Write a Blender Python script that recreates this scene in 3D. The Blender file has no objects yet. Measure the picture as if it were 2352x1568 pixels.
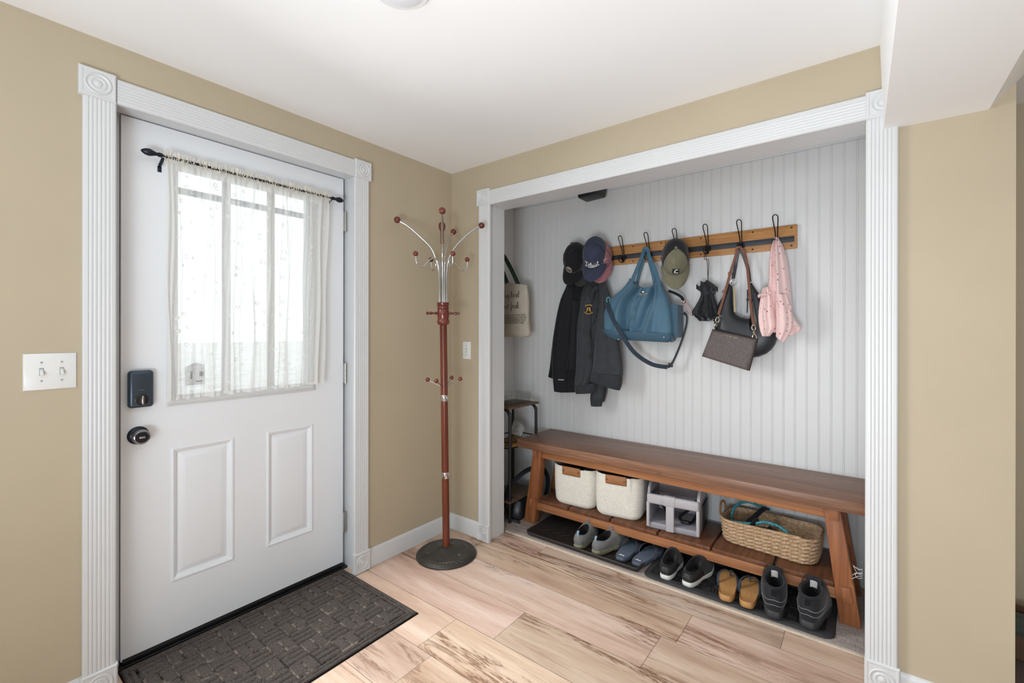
import bpy, bmesh, math, random
from mathutils import Vector, Matrix
R = math.radians; PI = math.pi
random.seed(7)
V = Vector
scn = bpy.context.scene
col = scn.collection

# ---------------------------------------------------------------- camera (solved from the room's edges)
F_PX, CY, YAW, PITCH, ROLL = 1032.17, 759.1, 0.6599, -0.0005, 0.0014
CAM = V((2.1051, -2.0691, 1.2828))
fwd = V((-math.sin(YAW)*math.cos(PITCH), math.cos(YAW)*math.cos(PITCH), math.sin(PITCH)))
rgt0 = V((math.cos(YAW), math.sin(YAW), 0)); up0 = rgt0.cross(fwd)
rgt = rgt0*math.cos(ROLL)+up0*math.sin(ROLL); upv = -rgt0*math.sin(ROLL)+up0*math.cos(ROLL)
cd = bpy.data.cameras.new('camera'); cam = bpy.data.objects.new('camera', cd); col.objects.link(cam)
cd.sensor_width = 36; cd.lens = F_PX/2352*36; cd.shift_y = -(784-CY)/2352
cd.clip_start = .02; cd.clip_end = 200
cam.matrix_world = Matrix(((rgt.x, upv.x, -fwd.x, CAM.x), (rgt.y, upv.y, -fwd.y, CAM.y), (rgt.z, upv.z, -fwd.z, CAM.z), (0, 0, 0, 1)))
scn.camera = cam
def at(px, py, y, ax=1):
    """surveyed point: the point of the plane axis=value seen at that place of the photograph"""
    d = fwd+rgt*((px-1176)/F_PX)+upv*((CY-py)/F_PX)
    return CAM+d*((y-CAM[ax])/d[ax])

# ---------------------------------------------------------------- materials
def lin(c):
    if isinstance(c, str): c = [int(c[i:i+2], 16)/255 for i in (0, 2, 4)]
    return tuple((x/12.92 if x <= .04045 else ((x+.055)/1.055)**2.4) for x in c)+(1,)
class NT:
    def __init__(s, name):
        s.m = bpy.data.materials.new(name); s.m.use_nodes = True; s.t = s.m.node_tree; s.n = s.t.nodes
        s.bsdf = s.n['Principled BSDF']; s.out = s.n['Material Output']
    def add(s, typ, **kw):
        nd = s.n.new('ShaderNode'+typ)
        for k, v in kw.items():
            if k.startswith('i_'):
                key = k[2:].replace('_', ' ')
                key = int(key) if key.isdigit() else key
                s.put(nd, key, v)
            else: setattr(nd, k, v)
        return nd
    def put(s, nd, key, v):
        if isinstance(v, bpy.types.NodeSocket): s.t.links.new(v, nd.inputs[key])
        else: nd.inputs[key].default_value = v
    def p(s, **kw):
        for k, v in kw.items(): s.put(s.bsdf, k.replace('_', ' '), v)
    def co(s, kind='Object', scale=(1, 1, 1), loc=(0, 0, 0), rot=(0, 0, 0)):
        tc = s.add('TexCoord'); mp = s.add('Mapping', i_Scale=scale, i_Location=loc, i_Rotation=rot)
        s.t.links.new(tc.outputs[kind], mp.inputs['Vector']); return mp.outputs[0]
    def noise(s, vec, scale=5, detail=4, rough=.55, dist=0):
        return s.add('TexNoise', i_Vector=vec, i_Scale=scale, i_Detail=detail, i_Roughness=rough, i_Distortion=dist).outputs[0]
    def ramp(s, fac, stops):
        r = s.add('ValToRGB', i_Fac=fac); e = r.color_ramp.elements
        while len(e) < len(stops): e.new(.5)
        for el, (p, c) in zip(e, stops): el.position = p; el.color = c if len(c) == 4 else tuple(c)+(1,)
        return r.outputs[0]
    def mix(s, fac, a, b, mode='MIX'):
        m = s.add('Mix', data_type='RGBA', blend_type=mode); s.put(m, 0, fac); s.put(m, 6, a); s.put(m, 7, b); return m.outputs[2]
    def math(s, op, a, b=0., c=0.):
        m = s.add('Math', operation=op); s.put(m, 0, a); s.put(m, 1, b); s.put(m, 2, c); return m.outputs[0]
    def bump(s, h, strength=.3, dist=.002):
        b = s.add('Bump', i_Strength=strength, i_Distance=dist, i_Height=h); s.p(Normal=b.outputs[0])
BW = lambda v: (v, v, v, 1)
def mat(name, c, rough=.6, metal=0., var=0., vs=6., bs=0., bd=.001, bsc=200., spec=.5, sheen=0., coat=0., co='Object'):
    t = NT(name); c = lin(c); t.p(Roughness=rough, Metallic=metal, Specular_IOR_Level=spec, Sheen_Weight=sheen, Coat_Weight=coat)
    if sheen: t.p(Sheen_Roughness=.5)
    if var:
        n = t.noise(t.co(co), vs, 4)
        lo = tuple(max(0, x*(1-var)) for x in c[:3]); hi = tuple(min(1, x*(1+var)) for x in c[:3])
        t.p(Base_Color=t.ramp(n, [(.3, lo), (.7, hi)]))
    else: t.p(Base_Color=c)
    if bs: t.bump(t.noise(t.co(co), bsc, 3), bs, bd)
    return t.m
M = {}
M['tan'] = mat('tan wall paint', 'b9ab93', .7, var=.03, vs=2.5, bs=.15, bd=.001, bsc=90)
M['ceil'] = mat('ceiling paint', 'f3f3f3', .8, var=.015, vs=1.5, bs=.12, bd=.001, bsc=60)
M['white'] = mat('white trim paint', 'd6d7d8', .38, var=.015, vs=3, bs=.06, bd=.0006, bsc=40)
M['bead'] = mat('white beadboard paint', 'dddddd', .45, var=.02, vs=2, bs=.05, bd=.0006, bsc=30)
M['door'] = mat('white door paint', 'eaecef', .42, var=.012, vs=2, bs=.08, bd=.0005, bsc=120)
M['plastic'] = mat('white plastic', 'e2e2e0', .3)
M['slot'] = mat('grey slot', 'a2a3a4', .5)
M['black'] = mat('black plastic', '17181a', .45, bs=.1, bsc=300)
M['iron'] = mat('black wire iron', '1c1c1e', .4, .6, var=.2, vs=40)
M['bronze'] = mat('dark bronze', '2b2f38', .32, .7)
M['lockface'] = mat('blue grey lock face', '4b5663', .35, .75, var=.06, vs=8)
M['satin'] = mat('satin steel', 'b4b2ae', .3, 1.)
M['chrome'] = mat('chrome', 'd4d4d4', .12, 1.)
M['gold'] = mat('pale gold metal', 'd9cdb4', .22, 1.)
M['cherry'] = mat('reddish brown lacquer', '6b2c1e', .25, var=.25, vs=9, coat=.4)
M['castiron'] = mat('antique cast base', '3f3c39', .42, .35, var=.25, vs=14, bs=.2, bsc=90)
M['rubber'] = mat('black rubber', '2a2a2b', .7, var=.25, vs=20, bs=.3, bsc=150)
M['tray'] = mat('brown black boot tray', '2c2725', .42, var=.15, vs=12)
M['carpetedge'] = mat('pale carpet binding', 'd2c3b2', .8, var=.1, vs=60)
M['thresh'] = mat('black threshold', '0f0f10', .45)
M['strawrim'] = mat('tan leather', '9c6a42', .5, var=.12, vs=18, bs=.15, bsc=160)
M['wallrack'] = None
def wood(name, cs, axis=0, rough=.42, sc=1., knots=True, streak=.5):
    t = NT(name); s = [22*sc]*3; s[axis] = 1.3*sc
    v = t.co('Object', s)
    n = t.noise(v, 1.6, 6, .62, .4)
    s2 = [95*sc]*3; s2[axis] = 3*sc
    f = t.noise(t.co('Object', s2), 1.5, 3, .6, .2)
    base = t.ramp(n, [(.25, lin(cs[0])), (.5, lin(cs[1])), (.75, lin(cs[2]))])
    c = t.mix(t.ramp(f, [(.38, BW(streak)), (.55, BW(0))]), base, lin(cs[0]))
    if knots:
        s3 = [9*sc]*3; s3[axis] = 4.5*sc
        k = t.add('TexVoronoi', i_Vector=t.co('Object', s3), i_Scale=1.)
        c = t.mix(t.ramp(k.outputs['Distance'], [(.035, BW(.75)), (.11, BW(0))]), c, lin(cs[3]))
    t.p(Base_Color=c, Roughness=rough, Specular_IOR_Level=.4); t.bump(f, .16, .0008); return t.m
M['seat'] = wood('bench seat wood', ('6a4a38', '87614b', '9f7860', '4a3226'), 0, .36)
M['benchx'] = wood('bench rail wood', ('84563a', 'a8704a', 'bd8659', '5c3822'), 0, .45)
M['benchz'] = wood('bench leg wood', ('7e4b2e', '9f643f', 'b3794f', '573420'), 2, .45)
M['slat'] = wood('bench shelf wood', ('523423', '6f4831', '85583d', '3a2317'), 1, .45)
M['rack'] = wood('hook rack oak', ('97653a', 'b9854f', 'c99863', '6b4424'), 0, .5)
M['shelfw'] = wood('rustic shelf wood', ('4a392c', '6d5645', '86705c', '332720'), 0, .6)
M['pole'] = wood('cherry pole', ('4f2418', '6f3624', '84442f', '4f2418'), 2, .26, knots=False)

def laminate():
    t = NT('laminate planks')
    tc = t.add('TexCoord').outputs['UV']
    def mp(sx, sy, loc=(0, 0, 0)): return t.add('Mapping', i_Vector=tc, i_Scale=(sx, sy, 1), i_Location=loc).outputs[0]
    big = t.noise(mp(1.1, 8), 1.2, 5, .6, .6)
    c = t.ramp(big, [(.28, lin('b09381')), (.45, lin('c8ad9a')), (.6, lin('d6bfad')), (.8, lin('ddcbbd'))])
    fine = t.noise(mp(4, 95), 1.3, 4, .65, .3)
    c = t.mix(t.ramp(fine, [(.36, BW(.22)), (.5, BW(0))]), c, lin('8f6d58'))
    # long dark heart-wood streaks
    st = t.noise(mp(1.0, 8.5, (3.1, 7.7, 0)), 1.1, 6, .68, 1.2)
    ring = t.math('ABSOLUTE', t.math('SUBTRACT', st, .5))
    mask = t.ramp(t.noise(mp(.9, 4, (9, 2, 0)), 1., 3, .5), [(.49, BW(0)), (.6, BW(1))])
    line = t.ramp(ring, [(.006, BW(.95)), (.028, BW(0))])
    c = t.mix(t.math('MULTIPLY', line, mask), c, lin('5f4334'))
    halo = t.ramp(ring, [(.0, BW(.6)), (.09, BW(0))])
    c = t.mix(t.math('MULTIPLY', halo, mask), c, lin('93705a'))
    # knots
    vo = t.add('TexVoronoi', i_Vector=t.add('Mapping', i_Vector=tc, i_Scale=(1.25, 3.6, 1)).outputs[0], i_Scale=1.)
    wob = t.math('ADD', vo.outputs['Distance'], t.math('MULTIPLY', t.noise(mp(9, 30), 1.5, 3), .06))
    c = t.mix(t.ramp(wob, [(.055, BW(.8)), (.085, BW(.35)), (.15, BW(0))]), c, lin('6a4a38'))
    at_ = t.add('Attribute', attribute_name='tone').outputs['Color']
    c = t.mix(1., c, at_, 'MULTIPLY')
    t.p(Base_Color=c, Roughness=t.ramp(fine, [(.2, BW(.5)), (.8, BW(.36))]), Specular_IOR_Level=.4)
    t.bump(fine, .12, .0005); return t.m
M['laminate'] = laminate()
def carpet():
    t = NT('speckled alcove carpet'); v = t.co()
    n = t.noise(v, 300, 3, .7)
    c = t.ramp(n, [(.36, lin('6f6462')), (.46, lin('aa9d97')), (.62, lin('c6bbb4'))])
    t.p(Base_Color=c, Roughness=.95, Specular_IOR_Level=.1); t.bump(n, .8, .004); return t.m
M['carpet'] = carpet()
def doormat():
    t = NT('charcoal brown doormat pile'); v = t.co()
    n = t.noise(v, 420, 3, .7)
    c = t.ramp(n, [(.3, lin('2e2a28')), (.5, lin('57504c')), (.72, lin('857b76'))])
    gr = t.add('Attribute', attribute_name='base').outputs['Fac']; c = t.mix(gr, c, lin('131211'))  # near-black grooves: shade between the raised bars painted into the colour
    a = t.add('Attribute', attribute_name='lint').outputs['Fac']
    k = t.math('MULTIPLY', a, t.ramp(t.noise(v, 30, 5, .7), [(.44, BW(0)), (.62, BW(1))]))
    c = t.mix(k, c, lin('b3a596'))
    d = t.ramp(t.noise(v, 5, 3, .6), [(.6, BW(0)), (.78, BW(.55))])
    c = t.mix(t.math('MULTIPLY', d, t.ramp(t.noise(v, 60, 5, .8), [(.45, BW(0)), (.6, BW(1))])), c, lin('8a7a66'))
    t.p(Base_Color=c, Roughness=.95, Specular_IOR_Level=.1); t.bump(n, 1., .004); return t.m
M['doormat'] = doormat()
def lace():
    t = NT('sheer lace'); tc = t.add('TexCoord').outputs['UV']
    def mp(sx, sy, r=0, loc=(0, 0, 0)): return t.add('Mapping', i_Vector=tc, i_Scale=(sx, sy, 1), i_Rotation=(0, 0, r), i_Location=loc).outputs[0]
    # small five petal flowers strung on winding stems
    vo = t.add('TexVoronoi', i_Vector=mp(24, 27), i_Scale=1., i_Randomness=.75)
    d = vo.outputs['Distance']
    fl = t.ramp(t.math('ABSOLUTE', t.math('SUBTRACT', d, .20)), [(.035, BW(1)), (.075, BW(0))])
    w = t.add('TexWave', i_Vector=mp(9, 5.0, .25), i_Scale=1., i_Distortion=6., i_Detail=1., i_Detail_Scale=1.2, wave_type='BANDS').outputs[1]
    stem = t.ramp(t.math('ABSOLUTE', t.math('SUBTRACT', w, .5)), [(.02, BW(.8)), (.07, BW(0))])
    motif = t.math('MAXIMUM', fl, stem)
    stripe = t.add('TexWave', i_Vector=mp(1, 0), i_Scale=2.05, wave_type='BANDS', wave_profile='SIN', i_Distortion=.6).outputs[1]
    band = t.ramp(stripe, [(.35, BW(0)), (.75, BW(1))])
    heavy = t.add('Attribute', attribute_name='heavy').outputs['Fac']
    net = t.ramp(t.noise(mp(400, 400), 1., 2), [(.35, BW(0)), (.7, BW(.12))])
    a = t.math('ADD', .38, t.math('MULTIPLY', band, .16))
    a = t.math('ADD', a, t.math('MULTIPLY', motif, .34))
    a = t.math('MAXIMUM', t.math('ADD', a, net), heavy)
    dif = t.add('BsdfDiffuse', i_Color=lin('f2f0ea')); tr = t.add('BsdfTranslucent', i_Color=lin('e6e7e8'))
    cl = t.add('MixShader'); t.put(cl, 0, .38); t.t.links.new(dif.outputs[0], cl.inputs[1]); t.t.links.new(tr.outputs[0], cl.inputs[2])
    tp = t.add('BsdfTransparent'); mx = t.add('MixShader'); t.put(mx, 0, t.math('MINIMUM', a, .97))
    t.t.links.new(tp.outputs[0], mx.inputs[1]); t.t.links.new(cl.outputs[0], mx.inputs[2]); t.t.links.new(mx.outputs[0], t.out.inputs[0]); return t.m
M['lace'] = lace()
M['fringe'] = mat('cream eyelash fringe', 'e9e4d8', .8)
def clear(name, tint='f4f8f8', gloss=.08, rough=.03):
    t = NT(name); tp = t.add('BsdfTransparent', i_Color=lin(tint)); g = t.add('BsdfGlossy', i_Roughness=rough)
    mx = t.add('MixShader'); t.put(mx, 0, gloss); t.t.links.new(tp.outputs[0], mx.inputs[1]); t.t.links.new(g.outputs[0], mx.inputs[2]); t.t.links.new(mx.outputs[0], t.out.inputs[0]); return t.m
M['glass'] = clear('window glass', 'fbfdfd', .04)
M['clear'] = clear('clear plastic', 'f7f8f8', .025, .1)
def fabric(name, c, rough=.85, var=.12, vs=25, bs=.35, bsc=420, sheen=.15):
    return mat(name, c, rough, var=var, vs=vs, bs=bs, bd=.0012, bsc=bsc, spec=.2, sheen=sheen)
M['jetcloth'] = fabric('black softshell', '1b1c21', .75, .1)
M['charcloth'] = fabric('charcoal fleece', '3a3d41', .9, .12)
M['charrib'] = fabric('charcoal rib hem', '34363a', .9, .1)
M['blackcap'] = fabric('black cap twill', '1c1c1f'); M['charcap'] = fabric('charcoal cap twill', '3a3a3a')
M['navy'] = fabric('navy cap twill', '3a3f54'); M['pinkcap'] = fabric('dusty pink cap twill', '9d6a72')
M['olive'] = fabric('olive cap canvas', '77745f'); M['mesh'] = fabric('black cap mesh', '27272a', .8, .3, 300)
M['thread'] = mat('white embroidery', 'f0f0f0', .7); M['goldthread'] = mat('gold embroidery', 'b78d3c', .6, var=.3, vs=150)
M['patch'] = mat('grey patch', '8a7f79', .7, var=.5, vs=45)
M['blue'] = fabric('teal blue nylon', '4d6f84', .5, .06, 14, .12, 300); M['bluedark'] = fabric('dark teal nylon', '3d5a6d', .55, .06, 14, .12, 300)
M['strap'] = fabric('slate webbing strap', '2f3b47', .7); M['pinkstrap'] = mat('pink wrist strap', 'b48384', .6); M['aqua'] = mat('aqua clip', '4fa3a8', .4)
M['umb'] = fabric('black umbrella nylon', '26282c', .42, .1, 10, .2, 120)
M['leather'] = mat('black pebbled leather', '23262b', .38, var=.08, vs=10, bs=.25, bd=.0008, bsc=350)
M['brownstrap'] = mat('brown leather strap', '7a4f3d', .5, var=.15, vs=40, bs=.15, bsc=200)
def pouchm():
    t = NT('brown monogram canvas'); v = t.co('Object', (1, 1, 1), rot=(0, .25, 0))
    b = t.add('TexVoronoi', i_Vector=v, i_Scale=130., i_Randomness=.25).outputs['Distance']
    c = t.ramp(b, [(.25, lin('3a2f2d')), (.5, lin('655a57'))]); t.p(Base_Color=c, Roughness=.5); t.bump(b, .15, .0006); return t.m
M['pouch'] = pouchm()
def pinkm():
    t = NT('pink floral cotton'); v = t.co()
    vo = t.add('TexVoronoi', i_Vector=v, i_Scale=42., i_Randomness=1.)
    d = t.math('ADD', vo.outputs['Distance'], t.math('MULTIPLY', t.noise(v, 120, 2), .14))
    c = t.mix(t.ramp(d, [(.2, BW(1)), (.27, BW(0))]), lin('f2d3d0'), lin('b2656c'))
    vo2 = t.add('TexVoronoi', i_Vector=t.co('Object', loc=(3.3, 1.2, .4)), i_Scale=52.)
    d2 = t.math('ADD', vo2.outputs['Distance'], t.math('MULTIPLY', t.noise(v, 160, 2), .16))
    c = t.mix(t.ramp(d2, [(.16, BW(.8)), (.21, BW(0))]), c, lin('8d8087'))
    t.p(Base_Color=c, Roughness=.85, Specular_IOR_Level=.2, Sheen_Weight=.2); t.bump(t.noise(v, 400, 2), .2, .001); return t.m
M['pink'] = pinkm()
M['canvas'] = fabric('natural canvas', 'c4baaa', .85, .06, 20); M['green'] = mat('dark green webbing', '1f3a2c', .8); M['ink'] = mat('dark green ink', '26302a', .7)
M['rope'] = fabric('white cotton rope', 'e4dfd4', .85, .06, 60, .5, 500); M['darkbag'] = fabric('dark fabric contents', '17181d')
def jute():
    t = NT('braided jute'); v = t.co()
    n = t.noise(v, 95, 4, .7); f = t.noise(t.co('Object', (30, 30, 300)), 4, 3)
    c = t.ramp(n, [(.3, lin('98785a')), (.5, lin('c6a684')), (.7, lin('dfc9ad'))]); c = t.mix(t.ramp(f, [(.35, BW(.4)), (.5, BW(0))]), c, lin('8a6a4a'))
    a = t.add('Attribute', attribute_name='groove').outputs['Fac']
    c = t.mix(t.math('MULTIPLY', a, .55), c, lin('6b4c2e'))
    t.p(Base_Color=c, Roughness=.8, Specular_IOR_Level=.2); t.bump(n, .4, .002); return t.m
M['jute'] = jute()
def starm():
    t = NT('grey nylon with pale stars'); v = t.co()
    vo = t.add('TexVoronoi', i_Vector=v, i_Scale=17.)
    c = t.mix(t.ramp(vo.outputs['Distance'], [(.11, BW(.9)), (.14, BW(0))]), lin('96939a'), lin('d5d3d4'))
    t.p(Base_Color=c, Roughness=.45, Specular_IOR_Level=.4); t.bump(t.noise(v, 60, 3), .3, .002); return t.m
M['star'] = starm(); M['greynyl'] = mat('pale grey nylon', 'b5b2b5', .4, var=.05, vs=20, bs=.3, bd=.002, bsc=60)
def tealm():
    t = NT('teal flecked rope'); n = t.noise(t.co(), 260, 2)
    t.p(Base_Color=t.ramp(n, [(.4, lin('17616d')), (.55, lin('2f95a3')), (.68, lin('8cc3c9'))]), Roughness=.6); return t.m
M['teal'] = tealm(); M['bluecl'] = fabric('blue cloth', '27407d'); M['striped'] = fabric('grey olive webbing', '6c6b5c')
M['snk'] = fabric('grey running shoe knit', '757675', .8, .15, 30); M['snkblue'] = mat('pale blue heel tab', '7f98aa', .5); M['lining'] = fabric('black shoe lining', '101013')
def solem():
    t = NT('mud flecked foam sole'); n = t.noise(t.co(), 140, 4, .7)
    t.p(Base_Color=t.ramp(n, [(.35, lin('4b4c3b')), (.5, lin('84857a')), (.6, lin('8e8140')), (.75, lin('9b9c92'))]), Roughness=.8); return t.m
M['mudsole'] = solem(); M['whitesole'] = mat('white foam sole', 'd6d6d2', .6, bs=.1)
M['blk knit'] = fabric('black slip-on knit', '202021', .75, .2, 120)
def quilt():
    t = NT('black quilted heel'); w = t.add('TexVoronoi', i_Vector=t.co('Object', (1, 1, 1.4)), i_Scale=95., i_Randomness=.1).outputs['Distance']
    t.p(Base_Color=lin('222223'), Roughness=.5); t.bump(w, .6, .003); return t.m
M['quilt'] = quilt()
M['boot'] = fabric('black boot leather', '222328', .6, .15, 40); M['bootsole'] = mat('scuffed black rubber sole', '37383a', .65, var=.3, vs=50, bs=.3, bsc=200)
M['tag'] = mat('grey size tag', 'a9a7a4', .6, var=.3, vs=120); M['silver'] = mat('grey reflective piping', '8d8e90', .4, .4)
M['tan2'] = mat('tan foam footbed', 'b98a56', .6, var=.06, vs=20); M['ff'] = mat('slate blue foam', '5a6675', .5, var=.15, vs=18); M['ffdark'] = mat('dark slate strap', '3a4048', .6); M['ffsole'] = mat('dark blue grey sole', '4b5460', .6)
M['paperm'] = mat('grey printed paper', 'b9b8b3', .8, var=.35, vs=25); M['magcover'] = mat('orange magazine cover', 'a5782c', .6, var=.5, vs=14)
M['cardboard'] = mat('brown cardboard', '5b4330', .8, var=.1); M['tealcloth'] = fabric('grey teal cloth', '4a5452')
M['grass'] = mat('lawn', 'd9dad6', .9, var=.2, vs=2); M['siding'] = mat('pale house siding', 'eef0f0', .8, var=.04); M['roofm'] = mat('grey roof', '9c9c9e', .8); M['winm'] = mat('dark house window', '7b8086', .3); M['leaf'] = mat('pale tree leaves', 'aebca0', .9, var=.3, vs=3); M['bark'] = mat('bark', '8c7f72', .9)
M['sticker'] = mat('pale window sticker', 'cfd3d8', .5, var=.1, vs=60)
M['lamp'] = mat('frosted lamp glass', 'e2e3e8', .3)

# ---------------------------------------------------------------- mesh builder
class MB:
    def __init__(s): s.b = bmesh.new(); s.uv = s.b.loops.layers.uv.new('UVMap'); s.attr = {}
    def face(s, vs, uvs=None):
        try: f = s.b.faces.new(vs)
        except ValueError: return None
        if uvs:
            for l, u in zip(f.loops, uvs): l[s.uv].uv = u
        return f
    def box(s, a, c, bev=0., seg=2, M4=None):
        x0, y0, z0 = [min(a[i], c[i]) for i in range(3)]; x1, y1, z1 = [max(a[i], c[i]) for i in range(3)]
        vs = [s.b.verts.new(p) for p in ((x0, y0, z0), (x1, y0, z0), (x1, y1, z0), (x0, y1, z0), (x0, y0, z1), (x1, y0, z1), (x1, y1, z1), (x0, y1, z1))]
        fs = [s.face([vs[i] for i in q]) for q in ((3, 2, 1, 0), (4, 5, 6, 7), (0, 1, 5, 4), (1, 2, 6, 5), (2, 3, 7, 6), (3, 0, 4, 7))]
        allv = set(vs)
        if bev:
            es = list({e for f in fs for e in f.edges})
            r = bmesh.ops.bevel(s.b, geom=es, offset=bev, segments=seg, profile=.5, affect='EDGES')
            allv = {v for f in r['faces'] for v in f.verts} | {v for v in vs if v.is_valid}
        if M4 is not None:
            for v in allv: v.co = M4 @ v.co
        return s
    def prism(s, pts, d, bev=0., seg=2):
        d = V(d); n = len(pts)
        a = [s.b.verts.new(V(p)) for p in pts]; c = [s.b.verts.new(V(p)+d) for p in pts]
        fs = [s.face(a[::-1]), s.face(c)]+[s.face([a[i], a[(i+1) % n], c[(i+1) % n], c[i]]) for i in range(n)]
        bmesh.ops.recalc_face_normals(s.b, faces=[f for f in fs if f])
        if bev: bmesh.ops.bevel(s.b, geom=list({e for f in fs if f for e in f.edges}), offset=bev, segments=seg, profile=.5, affect='EDGES')
        return s
    def loft(s, rings, closed=True, cap0=False, cap1=False):
        rv = [[s.b.verts.new(V(p)) for p in r] for r in rings]; n = len(rings[0]); vv = 0
        for i in range(len(rv)-1):
            dv = (V(rings[i+1][0])-V(rings[i][0])).length+(V(rings[i+1][n//2])-V(rings[i][n//2])).length; dv *= .5; uu = 0
            for j in range(n if closed else n-1):
                k = (j+1) % n; du = (V(rings[i][k])-V(rings[i][j])).length
                s.face([rv[i][j], rv[i][k], rv[i+1][k], rv[i+1][j]], [(uu, vv), (uu+du, vv), (uu+du, vv+dv), (uu, vv+dv)]); uu += du
            vv += dv
        if cap0: s.face(rv[0][::-1])
        if cap1: s.face(rv[-1])
        return rv
    def tube(s, path, r, n=8, cap=True, flat=None, closed=False):
        """round tube; flat=(w,t,normal): a strap of width w and thickness t whose face looks along normal"""
        P = [V(p) for p in path]; rings = []; prev = None
        for i, p in enumerate(P):
            if closed: t = P[(i+1) % len(P)]-P[i-1]
            else: t = P[min(i+1, len(P)-1)]-P[max(i-1, 0)]
            t = t.normalized() if t.length > 1e-9 else V((0, 0, 1))
            if flat:
                nn = V(flat[2]); nn = (nn-t*nn.dot(t)); nn = nn.normalized() if nn.length > 1e-6 else t.orthogonal().normalized(); bb = t.cross(nn)
                w, th = flat[0]/2, flat[1]/2
                if not isinstance(flat[0], (int, float)): pass
                rings.append([p+bb*w*math.copysign(abs(math.cos(a))**.35, math.cos(a))+nn*th*math.copysign(abs(math.sin(a))**.35, math.sin(a)) for a in [2*PI*(k+.5)/12 for k in range(12)]])
            else:
                if prev is None: a = t.orthogonal().normalized()
                else: a = (prev-t*prev.dot(t)); a = a.normalized() if a.length > 1e-6 else t.orthogonal().normalized()
                prev = a; b = t.cross(a); rr = r[i] if isinstance(r, (list, tuple)) else r
                rings.append([p+a*rr*math.cos(2*PI*k/n)+b*rr*math.sin(2*PI*k/n) for k in range(n)])
        if closed: rings.append(rings[0])
        s.loft(rings, True, cap and not closed, cap and not closed); return s
    def lathe(s, prof, c=(0, 0, 0), n=24, M4=None):
        c = V(c); rings = []
        for r, z in prof:
            ring = [V((r*math.cos(2*PI*k/n), r*math.sin(2*PI*k/n), z)) for k in range(n)]
            rings.append([((M4 @ p) if M4 is not None else p)+c for p in ring])
        s.loft(rings, True, True, True); return s
    def sphere(s, c, r, n=14, sc=(1, 1, 1)):
        c = V(c); m = n//2+2
        rings = [[c+V((sc[0]*r*math.sin(PI*i/m)*math.cos(2*PI*k/n), sc[1]*r*math.sin(PI*i/m)*math.sin(2*PI*k/n), sc[2]*r*math.cos(PI*i/m))) for k in range(n)] for i in range(m, -1, -1)]
        rings[0] = [rings[0][0]+V((1e-5*math.cos(2*PI*k/n), 1e-5*math.sin(2*PI*k/n), 0)) for k in range(n)]
        rings[-1] = [rings[-1][0]+V((1e-5*math.cos(2*PI*k/n), 1e-5*math.sin(2*PI*k/n), 0)) for k in range(n)]
        s.loft(rings, True, True, True); return s
    def grid(s, f, nu, nv, wrap=False, attr=None):
        """surface f(u,v)->point, u,v in 0..1"""
        P = [[V(f(i/nu, j/nv)) for i in range(nu+(0 if wrap else 1))] for j in range(nv+1)]
        vs = [[s.b.verts.new(p) for p in r] for r in P]; n = len(P[0])
        if attr:
            for j in range(nv+1):
                for i in range(n): s.attr.setdefault(attr[0], {})[vs[j][i]] = attr[1](i/nu, j/nv)
        for j in range(nv):
            for i in range(nu):
                k = (i+1) % n
                s.face([vs[j][i], vs[j][k], vs[j+1][k], vs[j+1][i]], [(i/nu, j/nv), ((i+1)/nu, j/nv), ((i+1)/nu, (j+1)/nv), (i/nu, (j+1)/nv)])
        return vs
    def text(s, body, size, M4, ext=.0004, align='CENTER', shear=0.):
        cu = bpy.data.curves.new('t', 'FONT'); cu.body = body; cu.size = size; cu.extrude = ext; cu.align_x = align; cu.align_y = 'CENTER'; cu.shear = shear; cu.resolution_u = 3
        ob = bpy.data.objects.new('t', cu); col.objects.link(ob); dg = bpy.context.evaluated_depsgraph_get(); dg.update()
        me = bpy.data.meshes.new_from_object(ob.evaluated_get(dg)); me.transform(M4); s.b.from_mesh(me)
        bpy.data.objects.remove(ob); bpy.data.meshes.remove(me); bpy.data.curves.remove(cu); return s
    def xf(s, M4):
        bmesh.ops.transform(s.b, matrix=M4, verts=s.b.verts); return s
    def build(s, name, m, parent=None, kind=None, sharp=38, org=None, solid=None, sub=0, recalc=True, label=None):
        me = bpy.data.meshes.new(name); b = s.b
        if recalc: bmesh.ops.recalc_face_normals(b, faces=b.faces)
        o_w = V((0, 0, 0))
        p = parent
        while p is not None: o_w += p.location; p = p.parent
        o0 = V(org) if org is not None else V((0, 0, 0))
        for v in b.verts: v.co -= (o_w+o0)
        for f in b.faces: f.smooth = True
        for e in b.edges:
            if len(e.link_faces) == 2 and e.calc_face_angle(0) > R(sharp): e.smooth = False
        b.verts.index_update(); vals = {k: {v.index: x for v, x in d.items() if v.is_valid} for k, d in s.attr.items()}
        b.to_mesh(me); b.free()
        for k, d in vals.items():
            a = me.attributes.new(k, 'FLOAT', 'POINT'); arr = [0.]*len(me.vertices)
            for i, x in d.items(): arr[i] = x
            a.data.foreach_set('value', arr)
        me.materials.append(m if not isinstance(m, str) else M[m])
        ob = bpy.data.objects.new(name, me); col.objects.link(ob); ob.location = o0
        if parent is not None: ob.parent = parent
        if kind: ob['kind'] = kind
        if label: ob['label'] = label
        if solid:
            md = ob.modifiers.new('thickness', 'SOLIDIFY'); md.thickness = solid; md.offset = -1
        if sub:
            md = ob.modifiers.new('smooth', 'SUBSURF'); md.levels = sub; md.render_levels = sub
        return ob
def tag(o, label, cat, group=None, kind=None):
    o['label'] = label; o['category'] = cat
    if group: o['group'] = group
    if kind: o['kind'] = kind
    return o
def thing(name, label, cat, loc=(0, 0, 0), group=None):
    o = bpy.data.objects.new(name, None); col.objects.link(o); o.location = loc; o.empty_display_size = .05
    return tag(o, label, cat, group)
def struct(mb, name, m, **k): return mb.build(name, m, kind='structure', **k)
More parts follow.
